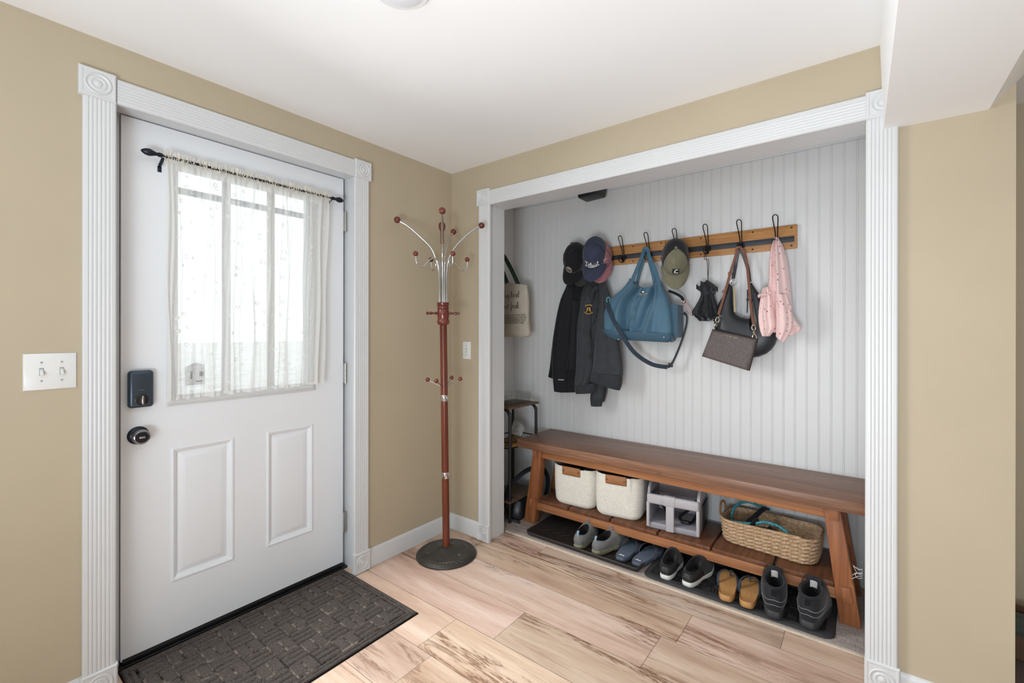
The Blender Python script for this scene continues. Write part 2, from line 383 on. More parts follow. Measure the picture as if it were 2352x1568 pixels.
def spl(pts, n=8, closed=False):
    """Catmull-Rom through points"""
    P = [V(p) for p in pts]; out = []; N = len(P)
    for i in range(N if closed else N-1):
        if closed: a, b, c, d = P[i-1], P[i], P[(i+1) % N], P[(i+2) % N]
        else: a, b, c, d = P[max(i-1, 0)], P[i], P[i+1], P[min(i+2, N-1)]
        for k in range(n):
            t = k/n; out.append(.5*((2*b)+(c-a)*t+(2*a-5*b+4*c-d)*t*t+(3*b-a-3*c+d)*t**3))
    if not closed: out.append(P[-1])
    return out
def oring(L, Rr, df, db, n=40, e=2.6, fold=None, ydir=V((0, -1, 0))):
    L, Rr = V(L), V(Rr); c = (L+Rr)/2; ax = (Rr-L)/2; out = []; D = n*6; xy = []
    for k in range(D+1):
        a = 2*PI*k/D; cx, sx = math.cos(a), math.sin(a); xy.append((math.copysign(abs(cx)**(2/e), cx), math.copysign(abs(sx)**(2/e), sx)))
    S = [0.]
    for (x0, y0), (x1, y1) in zip(xy, xy[1:]): S.append(S[-1]+math.hypot((x1-x0)*1.0, (y1-y0)*.6))
    kk = 0
    for k in range(n):
        tgt = S[-1]*k/n
        while S[kk+1] < tgt: kk += 1
        a = 2*PI*(kk+(tgt-S[kk])/max(1e-9, S[kk+1]-S[kk]))/D; cx, sx = math.cos(a), math.sin(a)
        x = math.copysign(abs(cx)**(2/e), cx); y = math.copysign(abs(sx)**(2/e), sx)
        q = c+ax*x+ydir*((df if y > 0 else db)*y)
        if fold: q = q+ydir*fold(x, y)
        out.append(q)
    return out
def rowlerp(rows, n):
    """rows: list of tuples of Vectors/floats -> resampled smoothly"""
    out = []; N = len(rows)
    for i in range(n+1):
        t = i/n*(N-1); k = min(int(t), N-2); f = t-k
        a, b, c, d = rows[max(k-1, 0)], rows[k], rows[k+1], rows[min(k+2, N-1)]
        out.append(tuple(.5*((2*q)+(r-p)*f+(2*p-5*q+4*r-s)*f*f+(3*q-p-3*r+s)*f**3) for p, q, r, s in zip(a, b, c, d)))
    return out
RX = lambda a: Matrix.Rotation(R(a), 4, 'X'); RY = lambda a: Matrix.Rotation(R(a), 4, 'Y'); RZ = lambda a: Matrix.Rotation(R(a), 4, 'Z'); TR = lambda v: Matrix.Translation(V(v))
FACE_Y = RX(90)                                   # text lying in XZ, read from -y
LET = {
 'u': (.85, [[(0, 1), (.05, .3), (.2, 0), (.4, .1), (.55, .5), (.6, 1)], [(.6, 1), (.6, .3), (.7, 0), (.85, .1)]]),
 'y': (.85, [[(0, 1), (.05, .4), (.2, .1), (.4, .2), (.6, 1)], [(.6, 1), (.5, -.5), (.3, -.9), (.1, -.7), (.3, -.3), (.8, .1)]]),
 'l': (.5, [[(0, .1), (.2, .6), (.35, 1.6), (.28, 2.0), (.15, 1.7), (.15, .5), (.25, 0), (.5, .1)]]),
 'o': (.8, [[(.35, 1), (.1, .8), (.05, .35), (.3, 0), (.55, .3), (.5, .8), (.35, 1), (.55, .85), (.8, .9)]]),
 'c': (.7, [[(.5, .85), (.3, 1), (.08, .6), (.15, .15), (.4, 0), (.7, .15)]]),
 'a': (.8, [[(.55, .85), (.3, 1), (.06, .55), (.2, .03), (.42, .2), (.57, .95), (.57, .3), (.65, 0), (.8, .1)]]),
 'e': (.7, [[(.0, .3), (.35, .55), (.45, .85), (.28, 1), (.08, .6), (.15, .12), (.38, 0), (.7, .2)]]),
 't': (.6, [[(.25, 1.7), (.22, .4), (.32, 0), (.6, .12)], [(0, 1.15), (.55, 1.25)]]),
 'f': (.6, [[(.5, 1.7), (.35, 2), (.22, 1.6), (.2, -.6), (.1, -.8), (.3, -.1), (.6, .2)], [(0, .9), (.5, 1)]]),
 'r': (.65, [[(0, .8), (.15, 1), (.18, 0)], [(.18, .5), (.35, .95), (.55, .9)]]),
 's': (.65, [[(.0, .1), (.3, .9), (.35, 1), (.5, .5), (.42, .1), (.2, 0), (.1, .12)], [(.42, .1), (.65, .15)]]),
 'h': (.8, [[(0, .1), (.25, 1.2), (.3, 1.9), (.18, 1.9), (.15, 0)], [(.15, .6), (.35, 1), (.5, .8), (.5, .2), (.6, 0), (.8, .1)]]),
 'i': (.45, [[(0, .4), (.15, 1), (.13, .2), (.25, 0), (.45, .2)], [(.2, 1.4), (.26, 1.5)]]),
 'B': (1., [[(.15, 2), (.12, 0)], [(0, 1.8), (.5, 2), (.65, 1.5), (.2, 1.05), (.75, .8), (.6, .1), (.05, .05)]]),
 'T': (1.1, [[(.0, 1.75), (.3, 2.1), (.9, 1.95), (1.3, 2.1)], [(.7, 1.95), (.55, .6), (.3, 0), (0, .05), (-.1, .35)]]),
 ' ': (.55, [])}
def script(word, h):
    """joined handwriting as polylines in the plane, x-height h, centred"""
    x = 0; L = []
    for ch in word:
        w, ss = LET[ch]
        for st in ss: L.append([(x+p.x, p.y) for p in spl([(a, b, 0) for a, b in st], 4)])
        x += w
    return [[((px-x/2)*h, py*h) for px, py in st] for st in L]

# ================================================================ THE SETTING
# laminate planks (each plank its own face set, slightly different tone)
mb = MB(); tone = {}
FX0, FX1, FY0, FY1 = 0., 4.6, -5.0, .176
edges = [FY0]; y = .03
rows = [.255]
while y > FY0: rows.append(y); y -= .2235
rows.append(FY0)
joint = {0: 1.851, 1: 1.507, 3: .90, 5: .768}
lay = mb.b.faces.layers.int.new('pl'); planks = []
random.seed(11)
for k in range(len(rows)-1):
    y1, y0 = min(rows[k], FY1), rows[k+1]
    if y1 <= y0: continue
    j = joint.get(k, random.uniform(0, 1.2)); xs = [j+n*1.215 for n in range(-4, 5)]
    for a, c in zip(xs, xs[1:]):
        a, c = max(a, -.15), min(c, FX1)
        if c-a < .01: continue
        g = .0007; z = random.uniform(-.0002, .0002)
        vs = [mb.b.verts.new(p) for p in ((a+g, y0+g, z), (c-g, y0+g, z), (c-g, y1-g, z), (a+g, y1-g, z))]
        ou, ov = random.uniform(0, 40), random.uniform(0, 40)
        f = mb.face(vs, [(a+ou, y0+ov), (c+ou, y0+ov), (c+ou, y1+ov), (a+ou, y1+ov)]); f[lay] = len(planks)
        w = random.uniform(.9, 1.06); planks.append((w*random.uniform(.99, 1.02), w*random.uniform(.965, 1.0), w*random.uniform(.93, 1.0)))
fl = struct(mb, 'floor', 'laminate')
at_ = fl.data.color_attributes.new('tone', 'FLOAT_COLOR', 'CORNER'); pa = fl.data.attributes['pl']
for p in fl.data.polygons:
    for li in p.loop_indices: at_.data[li].color = (*planks[pa.data[p.index].value], 1)
mb = MB(); mb.box((-.16, FY0, -.03), (FX1, FY1, -.0012)); mb.box((2.487, .17, -.03), (4.6, .93, 0)); struct(mb, 'floor_base', mat('dark underlay', '3a3230', .9))
mb = MB(); mb.grid(lambda u, v: (-.066+2.232*u, .181+.58*v, .008+.0015*abs(math.sin(v*40))), 4, 120); mb.box((-.066, .176, -.03), (2.166, .76, .0065)); struct(mb, 'floor_alcove', 'carpet')
mb = MB(); mb.box((.318, .165, 0), (2.12, .186, .0085), .003); struct(mb, 'trim_17', 'carpetedge')
mb = MB(); mb.box((2.49, .185, 0), (4.6, .93, .004)); struct(mb, 'floor_hall', mat('plum grey hall floor', '5c4f50', .5))

ZC = 2.30
mb = MB(); mb.box((-.16, FY0, ZC), (4.75, .93, ZC+.05)); struct(mb, 'ceiling', 'ceil')
mb = MB(); mb.box((-.07, .15, 2.25), (2.17, .76, 2.31)); struct(mb, 'ceiling_alcove', 'bead')
# dropped box along the right of the ceiling, its far edge leaning outward
mb = MB(); mb.prism([(2.158, -.0005, ZC), (2.168, -.0005, 1.993), (2.428, -.0005, 1.991), (2.484, -.0005, 2.055), (2.70, -.0005, ZC)], (0, FY0+.05, 0)); struct(mb, 'ceiling_soffit', 'ceil')
# left wall with the door opening
mb = MB()
mb.box((-.15, FY0, 0), (0, -1.70, ZC)); mb.box((-.15, -.672, 0), (0, .15, ZC)); mb.box((-.15, -1.70, 2.118), (0, -.672, ZC)); struct(mb, 'wall_left', 'tan')
# back wall with the wide alcove opening
mb = MB(); mb.box((0, 0, 0), (.305, .15, ZC)); mb.box((.305, 0, 2.06), (2.132, .15, ZC)); mb.box((2.132, 0, 0), (2.487, .15, ZC)); struct(mb, 'wall_back', 'tan')
mb = MB(); mb.box((2.16, .15, 0), (2.487, .93, ZC)); struct(mb, 'wall_alcove_right', 'bead')
mb = MB(); mb.box((-.15, .15, 0), (-.066, .9, ZC)); struct(mb, 'wall_alcove_left', 'bead')
# beadboard: flat boards with a double groove every 53 mm
mb = MB(); YB = .755; prof = [(-.066, YB)]
x = 1.9865-.0527*39
while x < 2.165:
    for dx, dy in ((-.0052, 0), (-.0036, .0020), (-.0022, .0003), (0, -.0004), (.0022, .0003), (.0036, .0020), (.0052, 0)):
        if -.066 < x+dx < 2.165: prof.append((x+dx, YB+dy))
    x += .0527
prof.append((2.166, YB))
mb.loft([[(a, c, 0) for a, c in prof], [(a, c, 2.25) for a, c in prof]], closed=False); mb.box((-.066, YB+.004, 0), (2.166, YB+.06, 2.25)); struct(mb, 'wall_alcove_back', 'bead', sharp=20)
mb = MB(); mb.box((-.066, .735, 2.233), (2.16, YB, 2.25), .003); struct(mb, 'trim_18', 'white')
# rest of the room behind the camera, with two windows
mb = MB()
def holed(mb, x0, x1, z0, z1, hs, y0, y1):
    cx = x0
    for a, b, c, d in hs:
        mb.box((cx, y0, z0), (a, y1, z1)); mb.box((a, y0, z0), (b, y1, c)); mb.box((a, y0, d), (b, y1, z1)); cx = b
    mb.box((cx, y0, z0), (x1, y1, z1))
holed(mb, 0, 4.6, 0, ZC, [(.5, 1.9, .75, 2.0), (2.5, 3.9, .75, 2.0)], FY0-.15, FY0); struct(mb, 'wall_front', 'tan')
mb = MB(); mb.box((4.6, FY0, 0), (4.75, .93, ZC)); struct(mb, 'wall_right', 'tan')
mb = MB(); mb.box((2.487, .912, 0), (4.6, .98, ZC)); struct(mb, 'wall_hall', 'tan')
for i, (a, b) in enumerate(((.5, 1.9), (2.5, 3.9))):
    w = MB()
    for q in (((a, FY0-.1, .75), (a+.05, FY0+.015, 2.0)), ((b-.05, FY0-.1, .75), (b, FY0+.015, 2.0)), ((a, FY0-.1, .75), (b, FY0+.015, .8)), ((a, FY0-.1, 1.95), (b, FY0+.015, 2.0)), ((a, FY0-.08, 1.35), (b, FY0-.04, 1.39))): w.box(*q)
    w = struct(w, 'window_%d' % (i+2), 'white'); g = MB(); g.box((a+.03, FY0-.065, .78), (b-.03, FY0-.06, 1.97)); g.build('pane', 'glass', w)

# fluted casings, corner blocks and plinths
TN = [0]
def trim(mb): TN[0] += 1; return struct(mb, 'trim_%d' % TN[0], 'white', sharp=30)
def casing(p, ln, wd, th, width=.088):
    """p corner on the wall, ln length vector, wd unit across, th unit out of wall"""
    p, ln, wd, th = V(p), V(ln), V(wd), V(th); pr = [(0, 0), (0, .013), (.004, .017)]
    m = .016; n = 5; fw_ = (width-2*m)/n
    pr.append((m-.003, .018))
    for i in range(n):
        a = m+i*fw_
        for k in range(7):
            t = k/6; pr.append((a+fw_*t, .0160+.0018*math.sin(PI*t)**.9 if 0 < t < 1 else .0157))
    pr += [(width-m+.003, .018), (width-.004, .017), (width, .013), (width, 0)]
    mb = MB(); a = [p+wd*u+th*v for u, v in pr]; mb.loft([a, [q+ln for q in a]], True, True, True); return trim(mb)
def block(p, wd, th, width=.098, h=.1, up=V((0, 0, 1))):
    p, wd, th = V(p), V(wd), V(th); mb = MB(); pr = lambda i, t: [p+wd*a+up*b+th*t for a, b in ((i, i), (width-i, i), (width-i, h-i), (i, h-i))]
    mb.loft([pr(0, 0), pr(0, .019), pr(.004, .024), pr(.009, .024), pr(.011, .0225), pr(.013, .0225)], True, True, True)
    c = p+wd*width/2+up*h/2+th*.022
    prof = [(.037, 0), (.036, .003), (.0335, .0045), (.030, .003), (.028, .001), (.024, .0008), (.0215, .0035), (.018, .004), (.015, .0015), (.012, .001), (.010, .004), (.005, .006), (.0005, .0065)]
    mb.loft([[c+(wd*math.cos(2*PI*k/32)+up*math.sin(2*PI*k/32))*r+th*z for k in range(32)] for r, z in prof], True, False, True); return trim(mb)
ex, ey, ez = V((1, 0, 0)), V((0, 1, 0)), V((0, 0, 1))
casing((0, -1.757, .1), (0, 0, 1.983), ey, ex); casing((0, -.718, .106), (0, 0, 1.976), ey, ex); casing((0, -1.668, 2.087), (0, .95, 0), ez, ex)
block((0, -1.768, 2.083), ey, ex); block((0, -.717, 2.082), ey, ex); block((0, -1.763, 0), ey, ex, h=.1); block((0, -.722, 0), ey, ex, h=.108)
casing((.25, 0, .1), (0, 0, 1.945), ex, -ey); casing((2.12, 0, .108), (0, 0, 1.93), ex, -ey); casing((.335, 0, 2.041), (1.786, 0, 0), ez, -ey)
block((.238, 0, 2.043), ex, -ey); block((2.118, 0, 2.037), ex, -ey, width=.0495 if False else .098); block((.242, 0, 0), ex, -ey, width=.096); block((2.117, 0, 0), ex, -ey, h=.112)
# jamb boards of the alcove opening and of the door
mb = MB(); mb.box((.303, .0, 0), (.319, .152, 2.047)); mb.box((.303, 0, 2.045), (2.134, .152, 2.062)); mb.box((2.119, 0, 0), (2.134, .152, 2.047)); trim(mb)
mb = MB(); mb.box((-.15, -1.70, 0), (0, -1.676, 2.12)); mb.box((-.15, -.693, 0), (0, -.672, 2.12)); mb.box((-.15, -1.70, 2.10), (0, -.672, 2.12))
mb.box((-.15, -.705, 0), (-.148, -.693, 2.1)); mb.box((-.15, -1.69, 0), (-.112, -1.6365, 2.1)); trim(mb)
def baseboard(name, p, ln, th, h=.098):
    p, ln, th = V(p), V(ln), V(th); pr = [(0, 0), (.012, 0), (.012, h-.028), (.0105, h-.022), (.0105, h-.018), (.008, h-.008), (.004, h-.002), (0, h)]
    mb = MB(); a = [p+th*u+ez*v for u, v in pr]; mb.loft([a, [q+ln for q in a]], True, True, True); return struct(mb, name, 'white', sharp=25)
baseboard('baseboard_left', (0, -.624, .0), (0, .624, 0), ex); baseboard('baseboard_left_front', (0, FY0, 0), (0, -1.763-FY0, 0), ex)
baseboard('baseboard_back', (.0, 0, 0), (.243, 0, 0), -ey); baseboard('baseboard_back_right', (2.215, 0, 0), (.272, 0, 0), -ey)
# dark line of shoe gap under the baseboards is left to the real contact shadow

# ---------------------------------------------------------------- entry door
XF = -.10; DY0, DY1, DZ0, DZ1 = -1.634, -.7125, .027, 2.095
LY0, LY1, LZ0, LZ1 = -1.455, -.909, 1.016, 1.945
mb = MB()
def ringx(y0, y1, z0, z1, x): return [(x, y0, z0), (x, y1, z0), (x, y1, z1), (x, y0, z1)]
ys = sorted([DY0, -1.479, -1.246, -1.108, -.881, LY0, LY1, DY1]); zs = sorted([DZ0, .26, .807, LZ0, LZ1, DZ1])
panels = [(-1.479, -1.246, .26, .807), (-1.108, -.881, .26, .807), (LY0, LY1, LZ0, LZ1)]
vc = {}
def vert(y, z):
    if (y, z) not in vc: vc[(y, z)] = mb.b.verts.new((XF, y, z))
    return vc[(y, z)]
for a, b in zip(ys, ys[1:]):
    for c, d in zip(zs, zs[1:]):
        cy_, cz_ = (a+b)/2, (c+d)/2
        if any(p[0] < cy_ < p[1] and p[2] < cz_ < p[3] for p in panels): continue
        mb.face([vert(a, c), vert(b, c), vert(b, d), vert(a, d)])
for y0, y1, z0, z1 in panels[:2]:
    mb.loft([ringx(y0+i, y1-i, z0+i, z1-i, XF+h) for i, h in ((0, 0), (.002, .0035), (.006, .005), (.010, .0045), (.013, .001), (.017, -.001), (.022, -.006), (.024, -.010), (.028, -.010), (.050, -.001), (.0525, -.0006))], True, False, True)
xb = -.145
mb.loft([ringx(LY0, LY1, LZ0, LZ1, XF), ringx(LY0, LY1, LZ0, LZ1, xb)])
mb.loft([ringx(DY0, DY1, DZ0, DZ1, XF), ringx(DY0, DY1, DZ0, DZ1, xb)])
for q in ((DY0, LY0, DZ0, DZ1), (LY1, DY1, DZ0, DZ1), (LY0, LY1, DZ0, LZ0), (LY0, LY1, LZ1, DZ1)): mb.face([mb.b.verts.new(p) for p in ringx(*q, xb)])
door = struct(mb, 'door_1', 'door', sharp=15); door['label'] = 'white half-glass entry door with two raised lower panels'
OY0, OY1, OZ0, OZ1 = -1.494, -.870, .976, 1.985
mb = MB(); mb.loft([ringx(OY0+i, OY1-i, OZ0+i, OZ1-i, XF+h) for i, h in ((0, -.001), (0, .004), (.003, .006), (.007, .006), (.009, .0095), (.018, .0115), (.028, .009), (.032, .004), (.036, .004), (.041, -.006), (.041, -.02))]); mb.build('window_frame', 'white', door, sharp=25)
mb = MB()
for yy in (-1.272, -1.082): mb.box((-.122, yy-.0175, LZ0), (-.112, yy+.0175, LZ1), .003)
mb.build('muntin', 'white', door)
mb = MB(); mb.box((-.1265, LY0-.004, LZ0-.004), (-.1235, LY1+.004, LZ1+.004)); mb.build('pane', 'glass', door)
mb = MB(); mb.prism([(0, y, z) for y, z in ((-1.424, 1.05), (-1.352, 1.05), (-1.352, 1.135), (-1.388, 1.145), (-1.424, 1.128))], (.0008, 0, 0)); mb.xf(TR((-.1232, 0, 0)))
st = mb.build('sticker', 'sticker', door); mb = MB(); mb.box((-.1221, -1.405, 1.078), (-.1217, -1.398, 1.108)); mb.box((-.1221, -1.385, 1.062), (-.1217, -1.362, 1.068)); mb.box((-.1221, -1.372, 1.085), (-.1217, -1.356, 1.105)); mb.build('print', 'black', st)
for z in (1.869, 1.051, .249):
    h = MB(); h.box((-.1005, -.7125, z-.052), (-.092, -.693, z+.052), .001)
    h.tube([(-.092, -.7045, z-.054), (-.092, -.7045, z+.054)], .0062, 12)
    for k in (-.031, -.0105, .0105, .031): h.tube([(-.092, -.7045, z+k-.0006), (-.092, -.7045, z+k+.0006)], .0068, 12)
    h.build('hinge', 'satin', door)
# keypad lock, inside half
mb = MB(); mb.box((-.1005, -1.618, .985), (-.068, -1.540, 1.127), .012, 4); lk = mb.build('deadbolt', 'lockface', door, label='blue grey deadbolt housing')
mb = MB(); mb.lathe([(.0215, 0), (.0215, .002), (.018, .0035), (.0175, .002), (.001, .002)], (-.068, -1.579, 1.016), 28, RY(90)); mb.build('turn_plate', 'black', lk)
mb = MB(); mb.box((-.068, -1.583, .999), (-.048, -1.575, 1.033), .003); mb.build('thumb_turn', 'satin', lk)
mb = MB(); mb.text('Kwikset', .0055, TR((-.0678, -1.579, 1.053)) @ RZ(90) @ RX(90)); mb.build('lettering', 'satin', lk)
mb = MB(); mb.lathe([(.034, 0), (.034, .004), (.029, .009), (.016, .011), (.0125, .016), (.0125, .028)], (-.1, -1.583, .876), 32, RY(90)); kn = mb.build('door_knob', 'bronze', door)
mb = MB(); mb.lathe([(.0125, .026), (.02, .03), (.0275, .038), (.0285, .047), (.025, .055), (.021, .057)], (-.1, -1.583, .876), 32, RY(90)); mb.build('knob_ball', mat('polished nickel bronze', '8b8a8a', .18, 1.), kn)
mb = MB(); mb.lathe([(.021, .0568), (.019, .059), (.010, .060), (.010, .058), (.0005, .058)], (-.1, -1.583, .876), 24, RY(90)); mb.build('knob_cap', 'bronze', kn)
mb = MB(); mb.box((-.043, -1.592, .872), (-.038, -1.574, .880), .0015); mb.build('lock_button', 'satin', kn)
mb = MB(); mb.box((-.104, -1.63, .013), (-.094, -.714, .03), .003); mb.box((-.112, -1.63, .02), (-.098, -.714, .034), .002); mb.build('door_sweep', 'thresh', door)
mb = MB(); mb.box((-.16, -1.676, 0), (-.086, -.693, .012), .003); struct(mb, 'trim_19', 'thresh')
# storm door beyond it
mb = MB()
for q in (((-.19, -1.62, 1.86), (-.165, -.72, 1.885)), ((-.19, -1.62, 2.04), (-.165, -.72, 2.1)), ((-.19, -1.66, 0), (-.165, -1.56, 2.1)), ((-.19, -.79, 0), (-.165, -.70, 2.1)), ((-.19, -1.62, 0), (-.165, -.72, .35)), ((-.19, -1.62, .82), (-.165, -.72, .88))): mb.box(*q, .004)
tag(struct(mb, 'door_2', mat('grey storm door aluminium', 'b9bcc4', .5)), 'grey storm door rail seen through the curtained door glass', 'door')
# outdoors, washed out by daylight
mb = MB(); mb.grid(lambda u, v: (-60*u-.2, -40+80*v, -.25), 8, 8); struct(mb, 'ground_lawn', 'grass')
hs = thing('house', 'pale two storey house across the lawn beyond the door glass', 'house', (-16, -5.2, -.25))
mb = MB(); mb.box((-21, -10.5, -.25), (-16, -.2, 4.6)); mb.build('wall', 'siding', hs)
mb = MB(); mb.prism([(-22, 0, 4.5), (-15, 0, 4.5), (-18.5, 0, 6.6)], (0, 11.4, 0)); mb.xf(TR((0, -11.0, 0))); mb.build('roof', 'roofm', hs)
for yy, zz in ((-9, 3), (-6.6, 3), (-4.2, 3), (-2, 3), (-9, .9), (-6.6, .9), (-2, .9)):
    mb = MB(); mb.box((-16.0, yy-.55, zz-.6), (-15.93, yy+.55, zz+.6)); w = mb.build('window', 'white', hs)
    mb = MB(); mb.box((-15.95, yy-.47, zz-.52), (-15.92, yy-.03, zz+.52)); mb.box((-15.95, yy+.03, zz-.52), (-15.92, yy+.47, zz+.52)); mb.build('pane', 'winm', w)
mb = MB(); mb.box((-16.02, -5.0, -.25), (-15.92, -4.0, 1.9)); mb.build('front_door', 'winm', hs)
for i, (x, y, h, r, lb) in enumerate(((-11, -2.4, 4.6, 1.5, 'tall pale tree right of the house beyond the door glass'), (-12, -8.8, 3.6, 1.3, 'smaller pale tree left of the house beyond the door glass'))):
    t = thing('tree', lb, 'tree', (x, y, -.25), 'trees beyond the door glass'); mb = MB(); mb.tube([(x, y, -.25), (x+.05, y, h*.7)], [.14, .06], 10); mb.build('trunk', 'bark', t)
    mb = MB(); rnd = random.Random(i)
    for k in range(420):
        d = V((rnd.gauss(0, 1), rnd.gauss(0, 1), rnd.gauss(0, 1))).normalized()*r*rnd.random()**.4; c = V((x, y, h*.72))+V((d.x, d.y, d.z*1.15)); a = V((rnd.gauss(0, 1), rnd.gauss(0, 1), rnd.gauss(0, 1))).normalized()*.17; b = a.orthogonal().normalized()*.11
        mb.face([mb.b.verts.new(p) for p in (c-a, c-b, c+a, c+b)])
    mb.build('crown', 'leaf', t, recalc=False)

# ---------------------------------------------------------------- lace curtain on its rod
CT0, CT1, ZR = -1.512, -.818, 1.964
cr = thing('curtain_rod', 'thin black curtain rod with bulb finials across the door glass', 'curtain rod', (-.052, -1.16, ZR))
mb = MB(); mb.tube([(-.052, -1.53, ZR), (-.052, -.80, ZR)], .0052, 12); mb.build('rod', 'bronze', cr)
for s, yy in ((-1, -1.521), (1, -.806)):
    mb = MB(); mb.lathe([(.0085, 0), (.0085, .012), (.006, .014), (.0068, .018), (.0135, .036), (.0142, .040), (.012, .052), (.006, .062), (.0005, .066)], (-.052, yy, ZR), 20, RX(90) if s < 0 else RX(-90)); mb.build('finial', 'bronze', cr)
    mb = MB(); y2 = yy-.004*s
    mb.tube([(-.052, y2, ZR-.008), (-.056, y2, ZR-.011), (-.094, y2, ZR-.028), (-.0975, y2, ZR-.036), (-.0975, y2, ZR-.052)], 0, flat=(.011, .0025, (0, 0, 1) if False else (1, 0, 1))); mb.box((-.1, y2-.0065, ZR-.054), (-.0975, y2+.0065, ZR-.03), .001); mb.tube([(-.098, y2, ZR-.044), (-.0955, y2, ZR-.044)], .003, 10); mb.build('bracket', 'bronze', cr)
cu = thing('lace_curtain', 'sheer white lace curtain with cream fringed heading hanging over the door glass', 'curtain', (-.06, -1.16, .99))
def ct(u, v):
    yb = -1.507+u*.655; yt = CT0+.002+u*(CT1-CT0-.004); y = yb+(yt-yb)*v
    ph = 2*PI*u
    fold = .010*math.sin(ph*9+.8*math.sin(ph*2))+.006*math.sin(ph*17+1.3)+.004*math.sin(ph*31)
    y += .006*math.sin(ph*13+.5)*(1-v)+.004*math.sin(ph*6+9*v)
    x = -.060+fold*(.35+.75*(1-v)**.7)
    zb = .998+.010*u+.006*abs(math.sin(u*PI*17)); z = zb+(ZR+.004-zb)*v
    if v > .955: x = x+(-.0605-x)*(v-.955)/.045
    return (x, y, z)
def heavy(u, v):
    h = 0
    if v > .925: h = .80*min(1, (v-.925)/.03)
    if u < .055 or u > .925: h = max(h, .80)
    if v < .02: h = max(h, .72)
    for c, w in ((.22, .012), (.335, .014), (.47, .02), (.585, .012), (.70, .016), (.83, .014)):
        d = abs(u+.012*math.sin(v*7+c*20)-c)/w
        if d < 1: h = max(h, .8*(1-d*d))
    return h
mb = MB(); mb.grid(ct, 260, 90, attr=('heavy', heavy)); mb.build('lace', 'lace', cu, recalc=False)
mb = MB(); rnd = random.Random(3)
for k in range(1500):
    y = rnd.uniform(CT0-.002, CT1+.002); up_ = rnd.random() < .6; front = rnd.random() < .25
    l = rnd.uniform(.008, .026)*(1 if up_ else .9); w = rnd.uniform(.0004, .0014); b = V((-.0455 if front else rnd.uniform(-.062, -.05), y, ZR+(rnd.uniform(-.005, .006) if front else (.003 if up_ else -.004)))); t = b+V((rnd.uniform(-.002, .008), rnd.uniform(-.010, .010), l if up_ else -l))
    mb.face([mb.b.verts.new(p) for p in (b+V((0, -w, 0)), b+V((0, w, 0)), t+V((0, w*.5, 0)), t-V((0, w*.5, 0)))])
for yy in (-1.468, -1.255, -1.02, -.93):
    mb.face([mb.b.verts.new(p) for p in ((-.052, yy-.006, ZR), (-.052, yy+.005, ZR), (-.05, yy+.008, ZR+.022), (-.05, yy-.004, ZR+.027))])
mb.build('fringe_heading', 'fringe', cu, recalc=False, kind='stuff')

# ================================================================ LOOSE THINGS IN THE ENTRY
# doormat: basket-weave pile with a double border
def mat_h(u, v):
    X, Y = u*.615, v*.925
    d = min(X, Y, .615-X, .925-Y)
    if d < .006: return .001+d*1.1, 0
    g = 0
    if d < .041:
        q = min(abs(d-.006), abs(d-.0225), abs(d-.041)); return .0045+.0062*min(1, q/.006)**.6, .25*(q < .002)
    if d < .046: return .0045, .3
    c = .088; i, j = int((X-.042)/c), int((Y-.046)/c); fx, fy = ((X-.042)/c) % 1, ((Y-.046)/c) % 1
    lad = (i+j) % 2
    if lad: b = (fy*2) % 1; e = min(b, 1-b)*c/2; e2 = min(fx, 1-fx)*c
    else: b = (fx*3) % 1; e = min(b, 1-b)*c/3; e2 = min(fy, 1-fy)*c
    m = min(e, e2)
    return .0035+.0095*min(1, m/.0085)**.55, (max(0, 1-m/.0055) if lad else .3*max(0, 1-m/.004))
mb = MB(); NU, NV = 240, 360
def mf(u, v): return (-.086+.612*u, -1.645+.925*v, mat_h(u, v)[0]+.0012*random.random())
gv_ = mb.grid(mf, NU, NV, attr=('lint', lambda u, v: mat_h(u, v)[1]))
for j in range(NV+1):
    for i in range(NU+1): mb.attr.setdefault('base', {})[gv_[j][i]] = max(0., min(1., 1-(mat_h(i/NU, j/NV)[0]-.0045)/.0050))  # mask of the low grooves that get the painted shade
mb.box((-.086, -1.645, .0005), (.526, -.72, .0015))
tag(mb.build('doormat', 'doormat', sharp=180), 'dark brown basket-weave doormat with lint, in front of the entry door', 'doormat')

def switchplate(name, label, wall, a0, a1, z0, z1, tg):
    mk = lambda a, z, d: (d, a, z) if wall == 'x' else (a, -d, z)
    t = thing(name, label, 'light switch', mk((a0+a1)/2, (z0+z1)/2, 0))
    mb = MB(); mb.loft([[mk(a, z, d) for a, z in ((a0+i, z0+i), (a1-i, z0+i), (a1-i, z1-i), (a0+i, z1-i))] for i, d in ((0, 0), (0, .003), (.002, .005), (.005, .0065))], True, False, True); mb.build('cover_plate', 'plastic', t, sharp=50)
    zc = (z0+z1)/2
    for a in tg:
        mb = MB(); mb.box(mk(a-.0055, zc-.0125, .0064), mk(a+.0055, zc+.0125, .0071)); s_ = mb.build('slot', 'slot', t)
        mb = MB(); mb.prism([mk(a-.004, zc+.008, .0068), mk(a-.004, zc-.006, .0068), mk(a-.004, zc-.013, .0175), mk(a-.004, zc-.006, .020)], mk(.008, 0, 0) if wall == 'x' else (.008, 0, 0), .001); mb.build('toggle', 'plastic', s_)
        for dz in (-.030, .030):
            mb = MB(); c = mk(a, zc+dz, .0064); n_ = mk(0, 0, 1); mb.tube([c, V(c)+V(n_)*.0012], .0033, 12); mb.build('screw', 'slot', t)
switchplate('light_switch', 'oversized white double toggle switch plate left of the door', 'x', -1.894, -1.770, 1.087, 1.206, (-1.853, -1.806))
switchplate('light_switch', 'white single toggle switch plate beside the coat stand', 'y', .106, .173, 1.101, 1.212, (.1395,))
cl = thing('ceiling_light', 'round white flush disc light on the ceiling, cut off by the top of the view', 'ceiling light', (1.035, -1.229, ZC))
